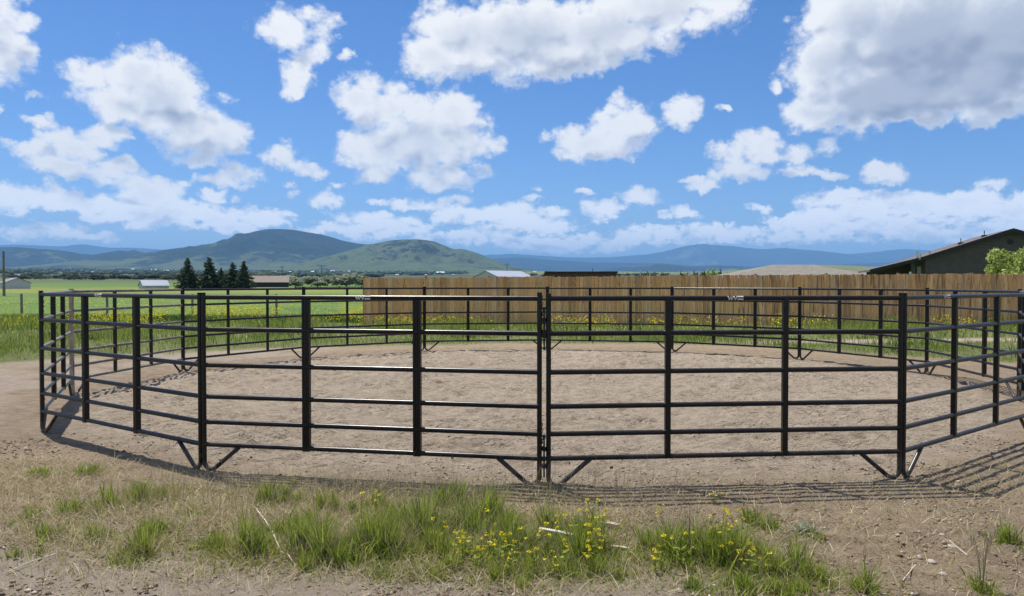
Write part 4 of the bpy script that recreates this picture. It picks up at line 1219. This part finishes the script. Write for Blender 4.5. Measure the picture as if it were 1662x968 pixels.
rg = np.random.default_rng(23)
green_parts = []; dry_parts = []
for (cu, cv, hw, hh, w) in CLUMPS:
    x, y = at(cu, cv); px = y / F
    rx, ry = hw * px, max(.05, (hw * .30 + 4) * px * (y / EYE) * .55)
    n = int(w * 4000 * (rx * ry * 4) ** .75) + 60
    sub = max(3, int(n / 70))
    cx = x + rg.normal(size=sub) * rx * .52; cy = y + rg.normal(size=sub) * ry * .52
    pick = rg.integers(0, sub, n)
    xy = np.stack([cx[pick] + rg.normal(size=n) * .022, cy[pick] + rg.normal(size=n) * .022], -1)
    top = hh * px
    hs_ = (.28 + .85 * rg.uniform(size=sub) ** 1.2)[pick]
    h = top * hs_ * rg.uniform(.5, 1.2, n) * 1.02
    green_parts.append(blades(xy, h, rg.uniform(.0050, .0105, n), h * rg.uniform(.05, .55, n), rg))
    nd = n // 3
    xyd = np.stack([x + rg.normal(size=nd) * rx * .7, y + rg.normal(size=nd) * ry * .7], -1)
    hd = top * rg.uniform(.4, 1.1, nd)
    dry_parts.append(blades(xyd, hd, rg.uniform(.0018, .0035, nd), hd * rg.uniform(.2, .9, nd), rg))
for (cu, cv, hw, hh, w) in CLUMPS[:50]:
    x, y = at(cu, cv); px = y / F
    n = int(40 * w * hw / 30) + 6
    xy = np.stack([x + rg.normal(size=n) * hw * px * .6, y + rg.normal(size=n) * .09], -1)
    h = hh * px * rg.uniform(.25, .8, n)
    green_parts.append(blades(xy, h, rg.uniform(.009, .018, n), h * rg.uniform(.5, 1.1, n), rg))
# lower growth knitting the clumps together
for (cu, cv, hw, hh, w) in CLUMPS:
    x, y = at(cu, cv); px = y / F
    n = int(260 * w * (hw / 40) ** .8) + 40
    xy = np.stack([x + rg.normal(size=n) * (hw * px * .95 + .06), y + rg.normal(size=n) * .15], -1)
    h = hh * px * rg.uniform(.10, .50, n) ** 1.0
    green_parts.append(blades(xy, h, rg.uniform(.004, .008, n), h * rg.uniform(.2, 1.0, n), rg))
# short scattered green
n = 36000
xy = np.stack([rg.uniform(-4.2, 4.2, n), rg.uniform(3.7, 6.0, n)], -1)
gmk, smk = front_masks(xy[:, 0], xy[:, 1])
keep = rg.uniform(size=n) < (.05 + .55 * smk * (fbm(xy[:, 0] * 2.2, xy[:, 1] * 2.2, 3, 77) > .5) + .5 * gmk)
xy = xy[keep]; n = len(xy); h = rg.uniform(.02, .11, n)
green_parts.append(blades(xy, h, rg.uniform(.002, .004, n), h * rg.uniform(.2, .9, n), rg))
V, Fc = stack(green_parts)
tag(link("grass", new_mesh("grass", V, Fc, M_GRASS)), "bright green grass clumps growing in front of the round pen", "grass", kind='stuff')
# straw: flattened stems and a few standing ones
n = 210000
xy = np.stack([rg.uniform(-5.2, 5.2, n), rg.uniform(3.65, 6.9, n)], -1)
gmk, smk = front_masks(xy[:, 0], xy[:, 1])
tex = fbm(xy[:, 0] * 3, xy[:, 1] * 3, 3, 62)
keep = rg.uniform(size=n) < np.clip(smk * (.16 + 1.5 * (tex - .38)) + .06 + .18 * gmk + .05 * (xy[:, 1] > 5), 0, 1) * smooth(.25, -.2, pen_depth(xy[:, 0], xy[:, 1]))
xy = xy[keep]; n = len(xy); h = rg.uniform(.03, .15, n)
flat_l = h * rg.uniform(.95, 1.32, n)
dry_parts.append(blades(xy, h, rg.uniform(.0022, .0060, n), flat_l, rg, curl=.35))
n = 1800
xy = np.stack([rg.uniform(-4.4, 1.2, n), rg.uniform(4.3, 5.95, n)], -1)
h = rg.uniform(.08, .30, n)
dry_parts.append(blades(xy, h, rg.uniform(.0018, .0036, n), h * rg.uniform(.05, .5, n), rg))
n = 700
xy = np.stack([rg.uniform(-2.9, 1.4, n), 5.62 + rg.normal(size=n) * .28], -1)
h = rg.uniform(.10, .34, n)
dry_parts.append(blades(xy, h, rg.uniform(.0022, .0042, n), h * rg.uniform(.05, .4, n), rg))
V, Fc = stack(dry_parts)
tag(link("dry_grass", new_mesh("dry_grass", V, Fc, M_DRY)), "flattened straw and dead stems lying in front of the round pen", "dry grass", kind='stuff')

# weeds behind the pen
def scatter(n, x0, x1, y0, y1, prob):
    xy = np.stack([rg.uniform(x0, x1, n), rg.uniform(y0, y1, n)], -1)
    return xy[rg.uniform(size=n) < prob(xy[:, 0], xy[:, 1])]
def fence_side(x, y): return y - (29.6 + (x + 5.72) * (26.28 - 29.6) / (19.6 + 5.72))
def weed_prob(x, y):
    vis = np.abs(x) < y * .72 + 9.0
    e = grass_edge(x, y)
    ln = np.exp(-((y - 20.9 - .10 * (x - 9)) / .75) ** 4) * smooth(4.8, 7.5, x)
    ok = (fence_side(x, y) < -.12) | (x < -5.85)
    return vis * ok * smooth(-.3, 1.0, e) * (1 - .96 * ln) * (.25 + 1.1 * smooth(.35, .6, fbm(x * .7, y * .7, 3, 88)))
parts = []
xy = scatter(200000, -34, 22, 13.2, 33, lambda x, y: np.clip(weed_prob(x, y), 0, 1) * np.interp(y, [13, 20, 30, 34], [1, .85, .5, .4]))
n = len(xy); hb = .10 + .34 * smooth(.4, .72, fbm(xy[:, 0] * .5, xy[:, 1] * .5, 3, 89)) + .12 * smooth(-1.6, -.2, fence_side(xy[:, 0], xy[:, 1])) * (xy[:, 0] > -6)
hb *= np.where(xy[:, 0] < -7, 1.25, 1.0)
h = hb * rg.uniform(.5, 1.25, n)
parts.append(blades(xy, h, np.interp(xy[:, 1], [13, 32], [.010, .024]) * rg.uniform(.6, 1.4, n), h * rg.uniform(.1, .7, n), rg, segs=2))
V, Fc = stack(parts)
tag(link("meadow_grass", new_mesh("meadow_grass", V, Fc, M_WEED)), "tall weedy grass behind the round pen", "grass", kind='stuff')
xy = scatter(75000, -46, -4, 30, 36.5, lambda x, y: (np.abs(x) < y * .72 + 9.0) * np.clip(smooth(30, 31.5, y) * smooth(36.5, 35, y) * (.15 + smooth(.42, .62, fbm(x * .3, y * .5, 3, 95))), 0, 1) * (x < -5.9) * .8)
n = len(xy); h = rg.uniform(.08, .26, n)
darkp = [blades(xy, h, rg.uniform(.02, .04, n), h * rg.uniform(.1, .6, n), rg, segs=2)]
# scattered dark leafy weeds closer by
xy = scatter(30000, -24, 18, 14, 29, lambda x, y: np.clip(weed_prob(x, y), 0, 1) * smooth(.60, .72, fbm(x * .55 + 9, y * .55, 3, 97)))
n = len(xy); h = rg.uniform(.12, .5, n)
darkp.append(blades(xy, h, rg.uniform(.015, .03, n), h * rg.uniform(.1, .8, n), rg, segs=2))
V, Fc = stack(darkp)
tag(link("rank_weeds", new_mesh("rank_weeds", V, Fc, M_WEEDDARK)), "dark green rank weeds in the meadow beyond the round pen", "weeds", kind='stuff')
# yellow flowers of the meadow
def yprob(x, y):
    vis = (np.abs(x) < y * .72 + 9.0) & ((fence_side(x, y) < -.15) | (x < -5.9))
    nb = smooth(.50, .585, fbm(x * .42, y * .42, 3, 101))
    left = smooth(21, 23.5, y) * smooth(30.5, 27, y) * smooth(-11.5, -14.0, x)
    left = left * (.35 + .65 * smooth(-.62, -.66, x / y))
    mid = smooth(25, 28, y) * smooth(40, 34, y) * (x > -16) * (x < -5.5) * .9
    fen = smooth(-4.2, -2.2, fence_side(x, y)) * (x > -5) * smooth(.50, .68, fbm(x * .5 + 5, y * .2, 2, 103)) * .7
    far = smooth(40, 48, y) * smooth(95, 70, y) * .012
    thin = .02 * smooth(.3, 1.2, grass_edge(x, y))
    return np.clip(vis * (nb * mid + smooth(.42, .56, fbm(x * .42, y * .42, 3, 101)) * left + fen + far + thin), 0, 1)
xy = scatter(175000, -48, 22, 14, 60, yprob)
n = len(xy)
hb = rg.uniform(.16, .46, n) * np.where(xy[:, 0] < -5.5, 1.2, 1.0)
stem_v, stem_f = blades(xy[::2], hb[::2], np.full(len(xy[::2]), .012), hb[::2] * .1, rg, segs=1)
tag(link("flower_stems", new_mesh("flower_stems", stem_v, stem_f, M_WEED)), "green stems under the yellow drifts of the meadow", "stems", kind='stuff')
C = np.concatenate([np.stack([xy[:, 0] + rg.normal(size=n) * .05, xy[:, 1] + rg.normal(size=n) * .05, ground_z(xy[:, 0], xy[:, 1]) + hb + rg.uniform(-.08, .03, n)], -1) for q in range(2)])
sz = np.interp(C[:, 1], [14, 24, 40, 70], [.013, .019, .027, .04])[:, None]
d = rg.normal(size=C.shape); d /= np.linalg.norm(d, axis=1)[:, None]; e = np.cross(d, rg.normal(size=C.shape)); e /= np.linalg.norm(e, axis=1)[:, None]
s_ = sz * rg.uniform(.5, 1.3, (len(C), 1))
V = np.stack([C - d * s_, C + e * s_, C + d * s_, C - e * s_], 1).reshape(-1, 3) 
tag(link("meadow_flowers", new_mesh("meadow_flowers", V, np.arange(len(V)).reshape(-1, 4), M_YELLOW)), "drifts of small yellow flowers in the meadow beyond the round pen", "flowers", kind='stuff')

# ------------------------------------------------------------------ yellow mustard plants in the front strip
def mustard(seed, h=.30, heads=4):
    rg = random.Random(seed); nr = np.random.default_rng(seed)
    stem = MB(); C = []; leaf = []
    for k in range(heads):
        a = rg.uniform(0, 6.28); l = rg.uniform(.02, .09); hh = h * rg.uniform(.6, 1.0)
        if k == 0: l *= .3; hh = h
        x, y = l * math.cos(a), l * math.sin(a)
        stem.tube([(0, 0, -.01), (x * .3, y * .3, hh * .5), (x, y, hh)], [.0028, .0022, .0014], 5)
        for q in range(rg.randint(9, 16)):
            w = rg.uniform(0, 6.28); r_ = rg.uniform(.003, .016)
            C.append((x + r_ * math.cos(w), y + r_ * math.sin(w), hh + rg.uniform(-.012, .012)))
        for q in range(4):
            t = rg.uniform(.1, .75); leaf.append((x * t + rg.uniform(-.015, .015), y * t + rg.uniform(-.015, .015), hh * t))
    V, Fc = leaf_quads(np.array(C), .0112, nr, .2, 1.1)
    V2, F2 = leaf_quads(np.array(leaf), .019, nr, .3, 2.8)
    return stem.mesh("stem", M_GRASS, True), new_mesh("blossom", V, Fc, M_YELLOW), new_mesh("foliage", V2, F2, M_GRASS)
protos = [mustard(200 + k, .30, 3 + k % 3) for k in range(5)]
def plant(u, v, hpx, k, label):
    x, y = at(u, v); s = hpx / F * y / .30
    root = empty("mustard_plant", (x, y, float(ground_z(x, y))), k * 2.1)
    root.scale = (max(.8, s),) * 2 + (s,)
    tag(root, label, "wildflower", "yellow mustard plants in the front grass")
    st, bl, lf = protos[k % 5]
    link("stem", st, root); link("blossom", bl, root); link("foliage", lf, root)
WIDE = "yellow mustard plant among the wide grass patch left of centre front"
RIGHT = "yellow mustard plant in the tall grass clump right of the middle joint"
PL = [(584,850,48,"lone yellow mustard plant on the straw, leftmost of all"),(611,845,46,"yellow mustard plant on the straw, second from the left"),(706,900,54,WIDE),(735,918,50,WIDE),(750,925,52,WIDE),(790,885,56,WIDE),(796,915,50,WIDE),(778,920,44,WIDE),(818,915,50,WIDE),(830,920,54,WIDE),
      (848,908,52,WIDE),(887,912,62,WIDE),(900,940,36,WIDE),(922,900,62,WIDE),(938,895,66,WIDE),(950,910,56,WIDE),(957,935,46,WIDE),(962,920,52,WIDE),(770,935,44,WIDE),(826,938,38,WIDE),(800,930,46,WIDE),(745,905,40,WIDE),(870,930,60,WIDE),(915,925,50,WIDE),
      (974,890,78,"tall yellow mustard plant at the right edge of the wide grass patch, leaning highest"),(983,905,68,"second tall yellow mustard plant at the wide grass patch's right edge, below the highest"),(968,905,62,WIDE),(972,925,58,WIDE),
      (1086,885,60,RIGHT),(1112,930,62,RIGHT),(1076,930,58,RIGHT),(1066,935,40,RIGHT),(1160,905,62,RIGHT),(1152,915,58,RIGHT),(1176,895,70,RIGHT),(1186,915,62,RIGHT),(1200,895,62,RIGHT),(1182,925,60,RIGHT),(1215,930,48,RIGHT),(1222,940,42,RIGHT),(1256,940,40,"yellow mustard plant low at the right end of the right grass clump"),
      (1160,820,20,"single tiny yellow mustard plant in the shadow stripes right of the middle joint"),(476,795,26,"small yellow mustard plant in the fence shadow left of the middle joint")]
for k, (u, v, h, l) in enumerate(PL): plant(u, v, h, k, l)

# ------------------------------------------------------------------ stones, slat, sticks, stalks
def stone(u, v, w, h, label, seed):
    rg = np.random.default_rng(seed); x, y = at(u, v)
    V = iv * (1 + .16 * rg.normal(size=iv.shape)) * np.array((w / 2, w / 2 * rg.uniform(.6, .9), h / 2))
    me = new_mesh("stone", V, fi, M_STONE, True)
    o = link("stone", me, None, (x, y, float(ground_z(x, y)) + h * .22), rg.uniform(0, 3))
    sub = o.modifiers.new("smooth", 'SUBSURF'); sub.levels = sub.render_levels = 2
    tag(o, label, "stone", "stones on the bare soil in front"); return o
stone(1497, 909, .042, .03, "small whitish stone beside the flat tan one at the lower right", 1)
stone(1516, 912, .085, .035, "flat tan stone, largest on the soil at the lower right", 2)
stone(1535, 939, .055, .035, "grey stone with a dark underside nearest the lower right corner", 3)
stone(1533, 868, .05, .022, "flat pale stone furthest from the track at the lower right", 4)
stone(1424, 935, .03, .02, "small grey stone right of the right grass clump", 5)
stone(1550, 887, .07, .02, "sunken pale stone behind the flat tan one", 6)
stone(1637, 852, .03, .02, "small stone near the right picture edge", 7)
stone(1104, 964, .045, .03, "white stone at the bottom edge below the right grass clump", 8)
stone(1322, 850, .035, .02, "little pale stone in front of the front right panel", 9)
stone(1150, 808, .03, .02, "little white stone lying in the shadow stripes", 10)
def lying(name, u0, v0, u1, v1, z0, z1, w, t, mat, label, cat):
    (xa, ya), (xb, yb) = at(u0, v0), at(u1, v1)
    l = math.hypot(xb - xa, yb - ya); rz = math.atan2(yb - ya, xb - xa)
    m = MB().prism([(-.002, z0), (l * .5, (z0 + z1) / 2 + .004), (l, z1), (l, z1 + t), (l * .5, (z0 + z1) / 2 + t + .003), (0, z0 + t)], 'y', -w / 2, w / 2)
    o = m.build(name, mat, None, False, (xa, ya, float(ground_z(xa, ya))), rz); tag(o, label, cat); return o
lying("wood_lath", 876, 886, 940, 894, .095, .075, .03, .012, M_SLAT, "bleached wooden slat caught in the green grass left of the tall mustard", "slat")
lying("stick", 992, 896, 1022, 900, .012, .012, .025, .018, M_STICK, "short grey stick on the straw right of the tall mustard plants", "stick")
lying("wood_block", 985, 858, 1004, 862, .0, .0, .04, .03, M_STICK, "dark wood chunk on the soil right of the tall mustard plants", "wood chunk")
def stalk(pts_uvz, r, label):
    P = []
    for (u, v, z) in pts_uvz:
        x, y = at(u, v); P.append((x, y, float(ground_z(x, y)) + z))
    o0 = P[0]
    m = MB().tube([(p[0] - o0[0], p[1] - o0[1], p[2] - o0[2]) for p in P], r, 6)
    o = m.build("dry_stalk", M_SLAT, None, True, o0); tag(o, label, "stalk", "dry stalks lying in the front strip")
stalk([(412, 838, .05), (428, 862, .06), (440, 884, .05), (452, 905, .03)], [.003, .004, .006, .002], "long pale dry stalk slanting over the left grass clumps")
stalk([(452, 905, .02), (465, 915, .04), (478, 925, .01)], .003, "short pale dry stalk at the foot of the left grass clumps")
stalk([(0, 938, .01), (40, 925, .02), (85, 908, .02)], .003, "dry stalk lying flat at the lower left corner")
stalk([(1470, 950, .01), (1490, 925, .02)], .003, "pale straw stem on the soil left of the flat tan stone")
stalk([(1545, 880, .01), (1575, 910, .01)], .0025, "pale straw stem on the soil right of the flat tan stone")
# tall seed stalks at the lower right
rgp = random.Random(6)
tp = empty("seed_stalks", (*at(1600, 962), float(ground_z(*at(1600, 962)))))
tag(tp, "thin grass plant with tall bare seed stalks at the lower right", "grass plant")
sm_ = MB(); hd = []
for k in range(7):
    a = rgp.uniform(0, 6.28); h = rgp.uniform(.20, .36); l = rgp.uniform(.02, .07)
    sm_.tube([(0, 0, 0), (l * .4 * math.cos(a), l * .4 * math.sin(a), h * .6), (l * math.cos(a), l * math.sin(a), h)], [.002, .0016, .001], 5)
    for q in range(10): hd.append((l * math.cos(a) + rgp.uniform(-.006, .006), l * math.sin(a), h - q * .007))
sm_.build("stem", M_DRY, tp, True)
for k in range(7):
    c = np.array(hd[k * 10:k * 10 + 10]); hb_ = MB()
    hb_.tube([c[-1], c[5] + (.003, 0, 0), c[0]], [.0025, .005, .001], 6)
    hb_.build("seed_head", M_DRY, tp, True)
# leafy rosette right of the right clump
rs = empty("leaf_rosette", (*at(1310, 868), float(ground_z(*at(1310, 868))))); tag(rs, "low grey green leafy weed on the soil right of the tall grass clump", "weed")
nr = np.random.default_rng(8); n = 46
xy = nr.normal(size=(n, 2)) * .035; h = nr.uniform(.05, .10, n)
V, Fc = blades(xy, h, nr.uniform(.010, .018, n), h * nr.uniform(.7, 1.2, n), nr, z=np.zeros(n))
link("foliage", new_mesh("foliage", V, Fc, M_OLIVE), rs)

# crumbs of soil, grit and chaff on the bare ground
rg = np.random.default_rng(61)
octa = np.array([(1, 0, 0), (-1, 0, 0), (0, 1, 0), (0, -1, 0), (0, 0, 1), (0, 0, -1)], float)
ofc = np.array([(0, 2, 4), (2, 1, 4), (1, 3, 4), (3, 0, 4), (2, 0, 5), (1, 2, 5), (3, 1, 5), (0, 3, 5)])
n = 70000
xy = np.stack([rg.uniform(-6.0, 6.0, n), 3.6 + 4.6 * rg.uniform(0, 1, n) ** 1.4], -1)
lump = fbm(xy[:, 0] * 2.3, xy[:, 1] * 2.3, 4, 66)
pd = pen_depth(xy[:, 0], xy[:, 1])
keep = (rg.uniform(size=n) < .15 + 1.1 * smooth(.42, .66, lump)) & (rg.uniform(size=n) < smooth(.9, -.2, pd) + .05)
xy = xy[keep]; n = len(xy)
sz = .0022 + .011 * rg.uniform(size=n) ** 6 + .0035 * rg.uniform(size=n) ** 2
V = octa[None] * (sz[:, None, None] * (1 + .45 * rg.normal(size=(n, 6, 1)))) * np.array((1.3, 1.0, .8))
a = rg.uniform(0, 6.28, n); ca, sa = np.cos(a)[:, None], np.sin(a)[:, None]
V = np.stack([V[..., 0] * ca - V[..., 1] * sa, V[..., 0] * sa + V[..., 1] * ca, V[..., 2]], -1)
V += np.stack([xy[:, 0], xy[:, 1], ground_z(xy[:, 0], xy[:, 1]) + sz * .25], -1)[:, None]
Fc = (ofc[None] + (np.arange(n) * 6)[:, None, None]).reshape(-1, 3)
m_cr, g_cr, o_cr = material("soil_crumbs")
c_cr = g_cr.ramp(island(g_cr), [(0, (0.13, 0.09, 0.058)), (.55, (0.235, 0.175, 0.12)), (.86, (0.34, 0.275, 0.20)), (1.0, (0.52, 0.46, 0.38))])
g_cr.l.new(pbsdf(g_cr, c_cr, .95, 0, .1).outputs[0], o_cr.inputs[0])
tag(link("soil_crumbs", new_mesh("soil_crumbs", V.reshape(-1, 3), Fc, m_cr)), "crumbs of dark soil and grit scattered in front of the pen", "soil crumbs", kind='stuff')
